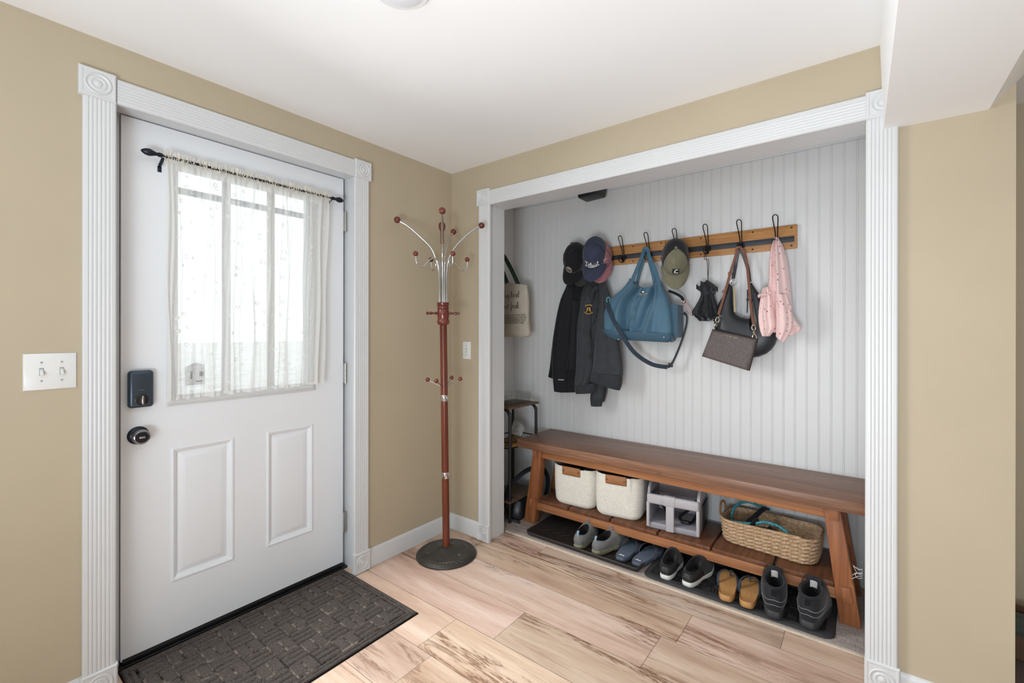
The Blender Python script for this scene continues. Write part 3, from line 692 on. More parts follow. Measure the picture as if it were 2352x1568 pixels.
mb = MB(); mb.lathe([(.09, 0), (.09, -.012), (.084, -.018), (.078, -.018)], (1.035, -1.229, ZC), 40); mb.build('rim', 'plastic', cl)
mb = MB(); mb.lathe([(.078, -.016), (.06, -.024), (.03, -.028), (.001, -.029)], (1.035, -1.229, ZC), 40); mb.build('diffuser', 'lamp', cl)

# ---------------------------------------------------------------- coat stand
BX, BY = .235, -.268
cs = thing('coat_stand', 'reddish brown coat stand with chrome arms and dark round base by the room corner', 'coat stand', (BX, BY, 0))
er, ec = V((.79, .613, 0)), V((.613, -.79, 0))
LEAN = Matrix(((1, 0, -.0115, 0), (0, 1, -.0089, 0), (0, 0, 1, 0), (0, 0, 0, 1)))
CB = TR((BX, BY, 0)) @ LEAN
mb = MB(); mb.lathe([(.166, 0), (.1705, .003), (.1705, .011), (.167, .014), (.164, .0145), (.16, .019), (.13, .0265), (.09, .034), (.06, .041), (.044, .048), (.032, .052), (.024, .054)], (BX, BY, 0), 64); base = mb.build('base', 'castiron', cs, sharp=50)
def bz(r): return .019+(.16-r)*(.022/.10) if r < .16 else .0145
mb = MB()
for k in range(34):
    a0 = 2*PI*k/34; mb.tube([(BX+(.150+.009*math.cos(t*PI))*0+BX*0+(.1615-.012*math.sin(PI*t))*math.cos(a0+2*PI/34*t), BY+(.1615-.012*math.sin(PI*t))*math.sin(a0+2*PI/34*t), bz(.1615-.012*math.sin(PI*t))+.001) for t in [i/6 for i in range(7)]], .0013, 5)
for k in range(46):
    a0 = 2*PI*k/46; mb.tube([(BX+(.134+.010*t)*math.cos(a0+.12*t), BY+(.134+.010*t)*math.sin(a0+.12*t), bz(.134+.010*t)+.0012) for t in (0, .5, 1)], [.0008, .003, .0012], 6)
for k in range(6):
    a0 = 2*PI*k/6
    for sg in (1, -1):
        pts = []
        for i in range(22):
            t = i/21; th = t*4.8; rr = .018*(1-t*.75); pts.append((a0+sg*(.13+(-.16+rr*math.cos(th)*4.5)*1), .098+rr*math.sin(th)*1.1))
        mb.tube([(BX+r_*math.cos(a), BY+r_*math.sin(a), bz(r_)+.001) for a, r_ in pts], [.0022-.001*i/21 for i in range(22)], 6)
mb.build('relief', mat('worn cast relief', '54514c', .4, .4), base)
def cyl(name, m, prof, n=24, par=cs): mb = MB(); mb.lathe(prof, (0, 0, 0), n); mb.xf(CB); return mb.build(name, m, par, sharp=50)
for a, b in ((.048, .440), (.472, .880), (.914, 1.33)): cyl('pole', 'pole', [(.0205, a), (.0205, b)])
for a in (.440, .880): cyl('ferrule', 'chrome', [(.0207, a-.001), (.0213, a), (.0213, a+.033), (.0207, a+.034)])
col_ = cyl('collar', 'cherry', [(.021, 1.312), (.03, 1.316), (.036, 1.328), (.036, 1.336), (.031, 1.345), (.0325, 1.348), (.031, 1.352), (.034, 1.360), (.034, 1.400), (.031, 1.404), (.034, 1.409), (.034, 1.416), (.031, 1.420), (.0345, 1.425), (.0345, 1.440), (.032, 1.442), (.0005, 1.442)], 32)
AD = [(-.235*er+.062*ec), (.04*er+.25*ec), (.217*er-.066*ec), (.034*er-.235*ec)]
def rball(par, c, r): mb = MB(); mb.sphere(c, r, 18); mb.xf(CB); return mb.build('ball', 'cherry', par)
for d in AD:
    u = d.normalized(); L = d.length
    M4 = CB @ TR((0, 0, 1.38)) @ u.to_track_quat('Z', 'Y').to_matrix().to_4x4()
    mb = MB(); mb.lathe([(.006, .030), (.007, .040), (.0085, .044), (.006, .05), (.0055, .062), (.009, .068), (.0095, .073), (.006, .078), (.006, .083), (.0095, .088), (.0095, .092), (.004, .096), (.0005, .097)], (0, 0, 0), 16, None); mb.xf(M4); mb.build('peg', 'cherry', col_)
    P = [u*.021+ez*1.44, u*.021+ez*1.58, u*.026+ez*1.64, u*.038*L/.24+ez*1.69, u*.067+ez*1.753, u*(L*.55)+ez*1.818, u*(L*.80)+ez*1.868, u*(L*.985)+ez*1.892]
    mb = MB(); mb.tube(spl(P, 6), .0062, 12); mb.xf(CB); arm = mb.build('arm', 'chrome', cs); rball(arm, u*(L*1.02)+ez*1.898, .0185)
for d in (-.131*er+.104*ec, .074*er+.108*ec, .132*er-.1*ec, -.085*er-.11*ec):
    u = d.normalized(); L = d.length
    P = [u*.022+ez*1.44, u*.022+ez*1.60, u*.030+ez*1.668, u*.05+ez*1.690, u*.075+ez*1.682, u*(L*.62)+ez*1.655, u*(L*.72)+ez*1.638, u*(L*.86)+ez*1.637, u*(L*.97)+ez*1.655, u*L+ez*1.692]
    mb = MB(); mb.tube(spl(P, 6), .0042, 10); mb.xf(CB); hk = mb.build('hook', 'chrome', cs); rball(hk, u*L+ez*1.703, .0145)
for d in (-.09*er+.02*ec, -.03*er+.085*ec, .09*er-.02*ec, .032*er-.085*ec):
    mb = MB(); mb.tube([d*.2+ez*.962, d*.95+ez*1.0], .003, 8); mb.xf(CB); pr_ = mb.build('small_hook', 'chrome', cs); rball(pr_, d+ez*1.003, .0125)
mb = MB(); mb.tube([ez*1.44, ez*1.785], .0085, 12); mb.xf(CB); stem = mb.build('centre_rod', 'chrome', cs)
cyl('finial', 'cherry', [(.008, 1.775)]+[q for k in range(5) for q in ((.0085, 1.778+k*.0135), (.0115, 1.782+k*.0135), (.0115, 1.786+k*.0135), (.0085, 1.790+k*.0135))]+[(.011, 1.848), (.017, 1.860), (.0205, 1.876), (.018, 1.892), (.010, 1.901), (.0005, 1.904)], 20, stem)

# ---------------------------------------------------------------- hook racks on the beadboard
def wire_hook(x, par):
    mb = MB(); m = lambda s, pts: [(x+s*a, b, c) for a, b, c in pts]
    U = [(.004, .727, 1.742), (.0045, .722, 1.785), (.0065, .708, 1.82), (.0105, .685, 1.862), (.0122, .672, 1.882), (.009, .666, 1.893)]
    mb.tube(spl(m(-1, U)+[(x, .664, 1.8975)]+m(1, U)[::-1], 5), .0027, 8)
    Lw = [(.0035, .726, 1.765), (.004, .722, 1.742), (.006, .708, 1.730), (.009, .685, 1.734), (.0105, .672, 1.752), (.007, .667, 1.764)]
    mb.tube(spl(m(-1, Lw)+[(x, .666, 1.768)]+m(1, Lw)[::-1], 5), .0027, 8)
    for k in range(4): mb.tube([(x+.0085*math.cos(a), .7265+.0045*math.sin(a), 1.755+k*.006) for a in [2*PI*i/12 for i in range(12)]], .0025, 6, closed=True)
    for s in (-1, 1): mb.tube([(x+s*.004, .730, 1.758), (x+s*.013, .7315, 1.752), (x+s*.016, .7315, 1.764), (x+s*.013, .7315, 1.776), (x+s*.004, .730, 1.77)], .0024, 6)
    return mb.build('hook', 'iron', par)
def rack(x0, x1, xs, label):
    t = thing('hook_rack', label, 'hook rack', ((x0+x1)/2, .755, 1.722), 'oak hook racks on the beadboard wall')
    mb = MB(); mb.box((x0, .7375, 1.722), (x1, .7545, 1.848), .0015); mb.build('board', 'rack', t)
    mb = MB(); mb.box((x0+.012, .7345, 1.756), (x1-.012, .7378, 1.787), .0008); mb.build('steel_strip', mat('dark steel strip', '3c3f45', .5, .5), t)
    for x in xs: wire_hook(x, t)
    for x in (x0+.025, x0+.21, x1-.21, x1-.025):
        for z in (1.737, 1.833):
            mb = MB(); mb.lathe([(.0052, 0), (.0042, .0015), (.0005, .002)], (x, .7378, z), 12, RX(90)); mb.build('screw', 'black', t)
    return t
rack(.438, 1.1385, (.512, .689, .868, 1.040), 'left oak hook rack, holding the dark caps, jackets and blue bag')
rack(1.1415, 1.838, (1.216, 1.393, 1.571, 1.746), 'right oak hook rack, holding the olive cap, umbrella, purses and pink top')

# ---------------------------------------------------------------- caps
def cap(name, label, pos, yaw, tilt, crown, visor, back=None, sc=1.08, roll=0, droop=.014, group=None, vis=.076, fa=78):
    """baseball cap hung by its back: brim down, crown towards the room"""
    t = thing(name, label, 'cap', pos, group)
    M4 = TR(pos) @ RZ(yaw) @ RY(roll) @ RX(tilt) @ Matrix.Scale(sc, 4)
    rx, ry, h = .069, .102, .106
    def cr_(az, el, o=0.):
        c, s = math.cos(el)**.62, math.sin(el)**1.05 if el > 0 else 0
        k = 1+.012*math.cos(6*az)*math.sin(2*el)
        return V(((rx+o)*math.sin(az)*c*k, -(ry+o)*math.cos(az)*c*k, (h+o)*s+.012*math.cos(az)*math.cos(el)))
    A = R(fa)
    for nm, a0, a1, m in (('crown', -A, A, crown), ('crown_back', A, 2*PI-A, back or crown)):
        mb = MB(); mb.grid(lambda u, v: cr_(a0+(a1-a0)*u, v*PI/2*.995), 26, 16)
        n_ = 3 if nm == 'crown' else 4
        for k in range(n_):
            az = a0+(a1-a0)*(k/(n_-1) if nm != 'crown' else k/2); mb.tube([cr_(az, e/12*PI/2*.97, .0004) for e in range(13)], .0011, 5)
        mb.xf(M4); mb.build(nm, m, t, solid=.0018, recalc=True)
    mb = MB(); mb.sphere((0, 0, h+.001), .0075, 12, (1, 1, .6)); mb.xf(M4); mb.build('button', crown, t)
    W = R(72)
    def vs(u, v):
        az = -W+2*W*u; p = cr_(az, 0); c = math.cos(az/W*PI/2)
        ext = vis*(c**.55); q = p+V((0, -1, 0))*ext*v+V((math.sin(az)*.006*v, 0, 0))
        q.z = p.z-.004*v-droop*((q.x/.08)**2)*(.35+.65*v)-.016*v*v*.6; return q
    mb = MB(); mb.grid(vs, 30, 10)
    mb.xf(M4); mb.build('visor', visor, t, solid=.003)
    return t, M4, cr_
def on_cap(M4, cr_, x, y, o=.0012): return M4 @ cr_(x/.085, y/.1, o)
# olive trucker cap
oc, OM, ocr = cap('baseball_cap', 'olive cap with black mesh back and square label, right of the blue bag', (1.232, .640, 1.712), 20, 68, M['olive'], M['olive'], M['mesh'], 1.14, fa=62)
mb = MB(); pt = lambda x, y, o=.002: on_cap(OM, ocr, x, y, o)
mb.grid(lambda u, v: pt(-.020+.040*u, .013+.036*v, .0022), 6, 6); lb_ = mb.build('label', mat('black woven label', '161617', .7), oc, solid=.001)
mb = MB(); mb.tube([pt(.006+.0115*math.cos(a), .033+.0115*math.sin(a), .0032) for a in [R(45+i*14) for i in range(20)]], [.0016+.0012*math.sin(i/19*PI) for i in range(20)], 6); mb.tube([pt(-.004-.008*t, .029-.004*t, .0032) for t in (0, .5, 1)], [.002, .003, .001], 6)
for i in range(8): mb.tube([pt(-.0155+i*.0042, .0165, .0028), pt(-.0155+i*.0042+.002, .0195 if i % 2 else .0185, .0028)], .0006, 4)
mb.build('emblem', 'thread', lb_)
# black cap with round patch + charcoal cap behind it
cap('baseball_cap', 'charcoal cap mostly hidden behind the black round-patch cap', (.585, .680, 1.745), 14, 62, M['charcap'], M['charcap'], None, 1.06, roll=-4, group='dark caps on the first hooks')
bc, BM, bcr = cap('baseball_cap', 'black cap with a round grey patch, leftmost on the rack', (.567, .628, 1.765), 10, 62, M['blackcap'], M['blackcap'], None, 1.14, roll=7)
mb = MB(); pt = lambda x, y, o=.002: on_cap(BM, bcr, x, y, o); mb.grid(lambda u, v: pt(-.008+.020*v*math.cos(2*PI*u), .030+.023*v*math.sin(2*PI*u), .002), 28, 4, wrap=True); pa_ = mb.build('patch', 'patch', bc, solid=.001)
mb = MB(); mb.tube([pt(-.008+.0202*math.cos(2*PI*k/28), .030+.0232*math.sin(2*PI*k/28), .0026) for k in range(28)], .0013, 6, closed=True); mb.build('patch_border', mat('pale patch border', 'c9bdb8', .7), pa_)
mb = MB(); mb.tube([pt(-.022+.028*k/8, .029+.002*math.sin(k), .0028) for k in range(9)], .0028, 6)
for s in (-1, 1): mb.tube([pt(-.008+s*.004-.005+.010*k/4, .0225, .0026) for k in range(5)], .0009, 5)
mb.build('patch_print', 'black', pa_)
# navy script cap + pink cap behind
cap('baseball_cap', 'dusty pink cap peeking out behind the navy script cap', (.732, .664, 1.772), 16, 64, M['pinkcap'], M['pinkcap'], None, 1.13, roll=-4, group='caps on the second hook')
nc, NM_, ncr = cap('baseball_cap', 'navy cap with white script lettering across the front', (.725, .608, 1.778), 13, 60, M['navy'], M['navy'], None, 1.16, roll=3, vis=.078)
mb = MB(); pt = lambda x, y, o=.0022: on_cap(NM_, ncr, x, y, o)
for st in script('Titleist', .0175): mb.tube([pt(x*1.12+.002, y+.012+.06*x) for x, y in st], .0019, 6)
mb.build('script_lettering', 'thread', nc)
mb = MB()
for k, ch in enumerate('PROV1'):
    Mt = TR(pt(.088+.0115*k, .016, .003)) @ RZ(50+6*k) @ RY(-38) @ RX(80); mb.text(ch, .019, Mt)
mb.build('side_lettering', 'thread', nc)
mb = MB()
for x in (-.018, .018): mb.sphere(pt(x, .072, .0005), .0022, 8)
mb.build('eyelet', 'black', nc)

# ---------------------------------------------------------------- hanging clothes and bags
def cloth(rows, y, df, db, n=44, e=2.4, fold=None, steps=36, cap=(True, True), sag=None):
    """closed garment/bag body; rows = (left px, right px, front depth, back depth[, y]) surveyed on plane y"""
    R_ = []
    for r in rows:
        yy = r[4] if len(r) > 4 else y
        R_.append((at(*r[0], yy), at(*r[1], yy), r[2] if r[2] is not None else df, r[3] if r[3] is not None else db))
    R_ = rowlerp(R_, steps); mb = MB(); rings = []
    for i, (L, Rr, a, b) in enumerate(R_):
        v = i/steps
        if sag and i == 0:
            rings.append(oring(L, Rr, a*.08, b*.08, n, e)); hw = (Rr-L).length/2
            for p in rings[-1]: p.z -= sag((p.x-(L.x+Rr.x)/2)/hw, 0)
        rings.append(oring(L, Rr, a, b, n, e, (lambda x, yv, v=v: fold(x, yv, v)) if fold else None))
        if sag:
            hw = max(1e-4, (Rr-L).length/2); cx = (L.x+Rr.x)/2
            for p in rings[-1]: p.z -= sag((p.x-cx)/hw, v)
    mb.loft(rings, True, *cap); return mb
def gfold(amp, freqs, side=1.):
    def f(x, y, v):
        s = sum(math.sin(a*x*PI+b+c*v) for a, b, c in freqs)/len(freqs)
        return amp*s*max(0, abs(y))**.5*(1 if y > 0 else .3)
    return f
N_ = None
# black softshell jacket
bj = thing('jacket', 'black softshell jacket hanging leftmost below the caps', 'jacket', (.56, .70, 1.50), None)
mb = cloth([((1314, 630), (1336, 630), .02, .02), ((1305, 655), (1345, 653), .035, .02), ((1293, 684), (1340, 690), .05, .02), ((1283, 728), (1338, 735), .055, .025), ((1277, 780), (1336, 790), .06, .03), ((1276, 835), (1333, 850), .06, .03), ((1277, 872), (1327, 880), .06, .03), ((1277, 898), (1324, 900), .06, .03)], .70, .05, .025, fold=gfold(.012, ((2.1, .4, 1.2), (4.3, 2.0, -1), (1.2, 1.2, .5))))
mb.build('body', 'jetcloth', bj)
mb = cloth([((1309, 638), (1319, 636), .012, .012, .675), ((1300, 662), (1321, 655), .025, .02, .66), ((1288, 690), (1320, 690), .03, .02, .66), ((1278, 735), (1314, 740), .034, .02, .655), ((1269, 800), (1309, 805), .036, .02, .65), ((1270, 850), (1306, 855), .038, .02, .65), ((1274, 897), (1303, 900), .036, .02, .65)], .65, .03, .02, n=28, fold=gfold(.005, ((2, .2, 2), (3.3, 1, 1))))
mb.build('front_panel', 'jetcloth', bj)
mb = cloth([((1268, 800), (1284, 800), .02, .02, .70), ((1264, 842), (1280, 845), .022, .02, .70), ((1260, 864), (1276, 870), .022, .02, .70)], .7, .02, .02, n=20, steps=14); mb.build('sleeve', 'jetcloth', bj)
mb = cloth([((1316, 690), (1332, 690), .02, .015, .645), ((1312, 780), (1330, 780), .024, .015, .645), ((1303, 838), (1328, 846), .024, .015, .645), ((1301, 850), (1329, 848), .018, .012, .645)], .645, .02, .02, n=24, steps=20, fold=gfold(.004, ((2, 0, 1), (4, 1, 0)))); mb.build('hanging_flap', 'jetcloth', bj)
mb = MB(); c0, c1 = at(1283.5, 871.5, .6125), at(1295, 872, .6125)
for k in range(7): p_ = c0+(c1-c0)*(k/6)+V((0, -.002, 0)); mb.box(p_-V((.0016, .0005, .003+.001*(k % 2))), p_+V((.0016, .0005, .003)))
mb.build('hem_mark', 'thread', bj)
# charcoal zip jacket
gj = thing('jacket', 'charcoal zip jacket with a gold chest emblem, beside the blue bag', 'jacket', (.72, .68, 1.50), None)
mb = cloth([((1354, 628), (1378, 628), .02, .02), ((1345, 652), (1387, 648), .04, .02), ((1338, 680), (1398, 680), .06, .02), ((1332, 720), (1406, 715), .07, .03), ((1330, 780), (1415, 775), .075, .03), ((1328, 835), (1422, 835), .075, .03), ((1326, 880), (1420, 882), .07, .03)], .685, .06, .025, fold=gfold(.014, ((2.0, 1.4, 1.5), (3.7, .2, -1.2), (1.1, .6, .7)))); mb.build('back_body', 'charcloth', gj)
mb = cloth([((1347, 668), (1360, 664), .02, .015, .62), ((1335, 705), (1362, 700), .03, .015, .615), ((1328, 750), (1359, 752), .034, .02, .61), ((1327, 800), (1362, 805), .036, .02, .605), ((1325, 850), (1362, 855), .038, .02, .60), ((1321, 884), (1352, 884), .036, .02, .60)], .61, .03, .02, n=36, fold=gfold(.007, ((2.4, .4, 2.1), (4.1, 1.7, -2)))); mb.build('left_front', 'charcloth', gj)
mb = cloth([((1320, 884), (1368, 880), .03, .02, .60), ((1321, 897), (1367, 893), .031, .02, .60), ((1324, 904), (1358, 903), .026, .018, .60)], .6, .03, .02, n=28, steps=8); mb.build('left_hem', 'charrib', gj)
mb = cloth([((1374, 636), (1381, 634), .012, .012, .65), ((1377, 655), (1391, 650), .022, .015, .63), ((1377, 690), (1404, 688), .034, .018, .625), ((1372, 750), (1413, 745), .042, .02, .615), ((1367, 800), (1424, 795), .046, .02, .605), ((1363, 840), (1430, 838), .048, .022, .60), ((1361, 853), (1431, 862), .048, .022, .60)], .61, .04, .02, n=44, fold=gfold(.010, ((2.6, .5, 1.5), (4.8, 1.2, -1.4), (1.3, 2.2, .6)))); mb.build('right_front', 'charcloth', gj)
mb = cloth([((1360, 853), (1430, 864), .05, .024, .597), ((1359, 864), (1428, 884), .05, .024, .597), ((1358, 873), (1424, 896), .045, .02, .597)], .597, .05, .02, n=40, steps=8, fold=gfold(.006, ((2.6, .5, 1.5), (4.8, 1.2, -1.4)))); mb.build('right_hem', 'charrib', gj)
for nm, rr, yy in (('sleeve', [((1366, 870), (1389, 872)), ((1358, 898), (1387, 900)), ((1356, 916), (1384, 916))], .64), ('cuff', [((1356, 915), (1384, 915)), ((1357, 925), (1383, 925)), ((1358, 932), (1382, 933))], .64), ('sleeve', [((1380, 870), (1398, 872)), ((1378, 905), (1392, 905)), ((1381, 922), (1388, 922))], .69)):
    mb = cloth([(a, b, .022, .018) for a, b in rr], yy, .02, .02, n=22, steps=10); mb.build(nm, 'charrib' if nm == 'cuff' else 'charcloth', gj)
mb = MB(); zp = [at(px, py, .573) for px, py in ((1372, 664), (1374, 690), (1366, 730), (1354, 765), (1362, 800), (1345, 835), (1338, 866))]
mb.tube(spl(zp, 6), 0, flat=(.006, .005, (0, -1, 0))); z_ = mb.build('zipper', mat('black zip tape', '141416', .5), gj)
mb = MB(); q = at(1336, 864, .566); mb.box(q-V((.003, .002, .012)), q+V((.003, .002, .012)), .001); mb.build('zip_pull', 'satin', z_)
mb = MB()
for px0 in (1348, 1362): mb.tube(spl([at(px0-3, 690, .60), at(px0, 668, .592), at(px0+11, 659, .60)], 6), 0, flat=(.022, .012, (0, -1, .2)))
mb.build('collar', 'charrib', gj)
mb = MB(); ec_ = at(1352, 711, .572); rnd = random.Random(5)
for k, a in enumerate([R(150-i*20) for i in range(7)]): mb.box(ec_+V((.024*math.cos(a)-.003, -.001, .020+.010*math.sin(a)-.003)), ec_+V((.024*math.cos(a)+.003, .001, .020+.010*math.sin(a)+.003)))
for k, a in enumerate([R(205+i*18) for i in range(8)]): mb.box(ec_+V((.028*math.cos(a)-.003, -.001, -.008+.018*math.sin(a)-.003)), ec_+V((.028*math.cos(a)+.003, .001, -.008+.018*math.sin(a)+.003)))
mb.tube([ec_+V(p) for p in ((-.016, -.001, -.014), (-.006, -.001, .002), (-.012, -.001, .012), (.002, -.001, .008), (.010, -.001, .014), (.008, -.001, -.002), (.016, -.001, -.012))], [.002, .005, .003, .006, .003, .006, .002], 8); mb.xf(TR(ec_) @ Matrix.Diagonal((1.05, 1, 1.05, 1)) @ TR(-ec_))
mb.build('emblem', 'goldthread', gj)

# blue tote bag
bb = thing('tote_bag', 'large teal blue nylon shoulder bag hanging on the left rack', 'bag', (1.02, .66, 1.25))
YF = .585
def bagfold(x, y, v):
    if y <= 0: return 0
    g = lambda c, w: math.exp(-((x-c)/w)**2)
    top = min(1, max(0, (v-.04)/.12)); bot = max(0, min(1, (.95-v)/.10)); k = top*bot
    s = -.046*g(-.36+.15*v, .11)*k+.020*g(-.56+.10*v, .09)*k+.022*g(.24-.44*v, .06)*k*min(1, v*3)-.016*g(.05-.25*v, .07)*k
    s += -.036*g(.72-.76*v, .11)*k*max(0, min(1, (.88-v)/.2))+.022*g(.88-.74*v, .08)*k*max(0, min(1, (.9-v)/.2))-.014*g(.50+.05*v, .12)*k
    return s*y**2
mb = cloth([((1447, 640), (1516, 645), .03, .05, .62), ((1444, 648), (1520, 652), .034, .055, .62), ((1429, 666), (1526, 667), .035, .07, .615), ((1407, 686), (1536, 689), .045, .08, .61), ((1393, 712), (1542, 716), .05, .09, .61), ((1388, 737), (1545, 741), .05, .10, .61), ((1386, 757), (1546, 763), .05, .10, .61), ((1398, 768), (1545, 776), .046, .10, .61), ((1410, 775), (1540, 783), .035, .09, .61)], .61, .05, .09, n=220, e=4.2, fold=bagfold, steps=90, cap=(False, True), sag=lambda x, v: .052*max(0, 1-(x/.92)**2)**.8*max(0, 1-v/.52)**1.4)
mb.build('body', 'blue', bb)
mb = cloth([((1385, 756), (1548, 766), .058, .104, .61), ((1390, 765), (1548, 774), .058, .104, .61), ((1402, 774), (1546, 782), .050, .10, .61), ((1414, 779), (1540, 786), .04, .09, .61)], .61, .05, .1, n=56, e=4.5, steps=10, cap=(False, True)); mb.build('base', 'bluedark', bb)
# side pocket on the right gusset
s0, s1 = at(1546, 700, .60), at(1548, 775, .60)
mb = MB(); mb.loft([[V((s0.x+dx+.010*k_, yy, zz)) for yy, zz in ((.60, s1.z), (.70, s1.z), (.70, s0.z-.0), (.60, s0.z+.002))] for dx, k_ in ((-.02, 0), (.012, 1), (.016, 1))], True, True, True); mb.build('side_pocket', 'bluedark', bb, sharp=60)
for f, (a, b, yy) in enumerate((((1449, 645), (1515, 648), .592), ((1461, 655), (1506, 652), .70))):
    h = at(1487, 561, .675); A, B = at(*a, yy), at(*b, yy)
    mb = MB(); top = V((1.040, .678 if f else .672, 1.800-.004*f))
    P = spl([A-ez*.02, A+(top-A)*.3+V((0, .01*(1-f), 0)), A+(top-A)*.72, top+V((-.012, 0, -.012)), top, top+V((.012, 0, -.012)), B+(top-B)*.72, B+(top-B)*.3+V((0, .01*(1-f), 0)), B-ez*.02], 8)
    mb.tube(P, 0, flat=(.022, .007, (0, -1, .1))); mb.build('handle', 'blue', bb)
mb = MB(); mb.tube(spl([at(1402, 692, .585), at(1397, 706, .55), at(1411, 738, .538), at(1434, 778, .535), at(1460, 812, .57), at(1497, 836, .62), at(1533, 843, .66)], 8), 0, flat=(.026, .003, (.3, -1, .15))); mb.tube(spl([at(1533, 843, .66), at(1545, 832, .67), at(1564, 788, .69), at(1576, 748, .70), at(1577, 726, .70), at(1570, 718, .69)], 8), 0, flat=(.026, .004, (1, -.05, .1))); st_ = mb.build('shoulder_strap', 'strap', bb)
q = at(1540, 838, .664); mb = MB(); mb.box(q-V((.014, .006, .013)), q+V((.014, .006, .013)), .003); mb.build('slider', 'black', st_)
for px, py, yy in ((1403, 766, .585), (1420, 779, .57), (1525, 774, .553), (1538, 786, .57)): mb = MB(); mb.sphere(at(px, py, yy), .0055, 10); mb.build('metal_foot', 'chrome', bb)
mb = MB(); lc = at(1477, 674, .556); Mt = TR(lc) @ RZ(4) @ FACE_Y
mb.text('kate spade', .0125, Mt @ TR((0, -.001, 0)), .0006); mb.text('NEW YORK', .0062, Mt @ TR((0, -.012, 0)), .0006)
for dx, dz in ((-.0035, .0095), (.0035, .0095), (0, .013)): mb.sphere(lc+V((dx, -.0008, dz)), .0036, 10, (1, .3, 1))
mb.tube([lc+V((0, -.0008, .012)), lc+V((0, -.0008, .0035))], .0009, 6); mb.build('logo', 'gold', bb)
mb = MB(); mb.tube(spl([at(1567, 688, .68), at(1572, 700, .68), at(1580, 716, .69), at(1590, 724, .70), at(1592, 716, .71), at(1580, 698, .70), at(1572, 690, .69)], 6), 0, flat=(.006, .0015, (0, -1, 0))); mb.build('wrist_loop', 'pinkstrap', bb)
mb = MB(); mb.tube(spl([at(1536, 668, .60), at(1552, 674, .63), at(1566, 683, .66), at(1571, 696, .69)], 6), 0, flat=(.016, .006, (0, -1, .5))); mb.build('zip_edge', mat('black zip tape edge', '15171b', .5), bb)
mb = MB(); mb.tube([at(1397, 688, .60)+V((.012*math.cos(a), .004*math.sin(a), .016*math.sin(a))) for a in [2*PI*i/14 for i in range(14)]], .004, 8, closed=True); mb.build('clip', 'aqua', bb)
mb = MB(); mb.tube([at(1569, 690, .672)+V((.006*math.cos(a), .002, .012*math.sin(a))) for a in [2*PI*i/14 for i in range(14)]], .002, 6, closed=True); mb.tube([at(1405, 684, .60), at(1410, 681, .60)], .003, 6); mb.build('ring', 'gold', bb)

# folded umbrella
um = thing('umbrella', 'small black folded umbrella hanging by a thin cord', 'umbrella', (1.38, .68, 1.42))
def umf(x, y, v):
    a = math.atan2(y, x); k = max(0, (v-.30)/.7)
    return (.026*k+.004)*(1-2*abs(math.sin(a*4.5+.8*v))**.7)+.010*k*math.sin(a*13+2*v)
mb = cloth([((1613, 648), (1634, 648), .022, .02), ((1606, 662), (1643, 660), .032, .024), ((1611, 672), (1640, 674), .03, .022), ((1606, 688), (1644, 690), .038, .026), ((1596, 706), (1650, 708), .05, .03), ((1590, 720), (1654, 722), .058, .034), ((1597, 733), (1652, 733), .05, .034), ((1604, 739), (1645, 738), .035, .03)], .685, .04, .03, n=120, e=2., fold=umf, steps=40, sag=lambda x, v: -.034*abs(math.sin(x*5.2+.6))*max(0, v-.45)**2*3)
mb.build('canopy', 'umb', um, sharp=50)
mb = cloth([((1610, 668), (1641, 669), .034, .026), ((1609, 675), (1641, 677), .036, .027)], .685, .03, .02, n=30, e=2., steps=3); mb.build('tie_band', 'umb', um)
mb = MB(); q = at(1639, 671, .66); mb.box(q-V((.012, .003, .010)), q+V((.012, .003, .010)), .002); mb.build('tab', 'umb', um)
mb = MB()
for s in (-1, 1): mb.tube(spl([V((1.393, .672, 1.745)), V((1.393+s*.006, .676, 1.70)), at(1626+s*2, 600, .68), at(1626, 644, .672)], 6), .0018, 6)
mb.build('cord', 'black', um)
mb = MB(); mb.lathe([(.010, -.02), (.011, 0), (.008, .01), (.001, .012)], at(1624, 648, .672), 14); mb.build('handle', 'black', um)
mb = MB(); rnd = random.Random(2)
for px, py in ((1606, 664), (1616, 656), (1634, 656), (1642, 662)):
    a, b = at(px-7, py-5, .655), at(px+7, py+5, .66); mb.grid(lambda u, v: a+(b-a)*u+V((0, -.012*math.sin(PI*u)*v, .028*v-.01)), 4, 4)
mb.build('gathered_edge', 'umb', um, recalc=False, solid=.0015)

# black hobo bag
hb = thing('hobo_bag', 'black leather crescent shoulder bag behind the brown pouch', 'bag', (1.62, .69, 1.25))
def hobo(t):       # centreline of the crescent, px
    return None
crs = [((1677, 652), 4, .010), ((1675, 672), 8, .024), ((1668, 700), 16, .036), ((1666, 728), 24, .046), ((1680, 754), 36, .052), ((1705, 772), 44, .054), ((1735, 774), 42, .052), ((1752, 752), 30, .044), ((1748, 722), 22, .036), ((1738, 694), 14, .028), ((1728, 668), 8, .02), ((1722, 650), 4, .010)]
cp = [at(*p, .69) for p, _, _ in crs]; cw = [w/400 for _, w, _ in crs]; ct_ = [d for _, _, d in crs]
def smooth_list(L, n): return [q[0] for q in rowlerp([(V((a, 0, 0)),) for a in L], n)]
NP = 60; P = [q[0] for q in rowlerp([(p,) for p in cp], NP)]; Wd = [q.x for q in smooth_list(cw, NP)]; Dp = [q.x for q in smooth_list(ct_, NP)]
mb = MB(); rings = []
for i, p in enumerate(P):
    t = (P[min(i+1, NP)]-P[max(i-1, 0)]).normalized(); bn = t.cross(V((0, -1, 0))).normalized()
    rings.append([p+bn*Wd[i]*math.cos(2*PI*k/28)+V((0, -1, 0))*Dp[i]*math.copysign(abs(math.sin(2*PI*k/28))**.8, math.sin(2*PI*k/28)) for k in range(28)])
mb.loft(rings, True, True, True); mb.build('body', 'leather', hb)
top = V((1.571, .676, 1.735))
mb = MB()
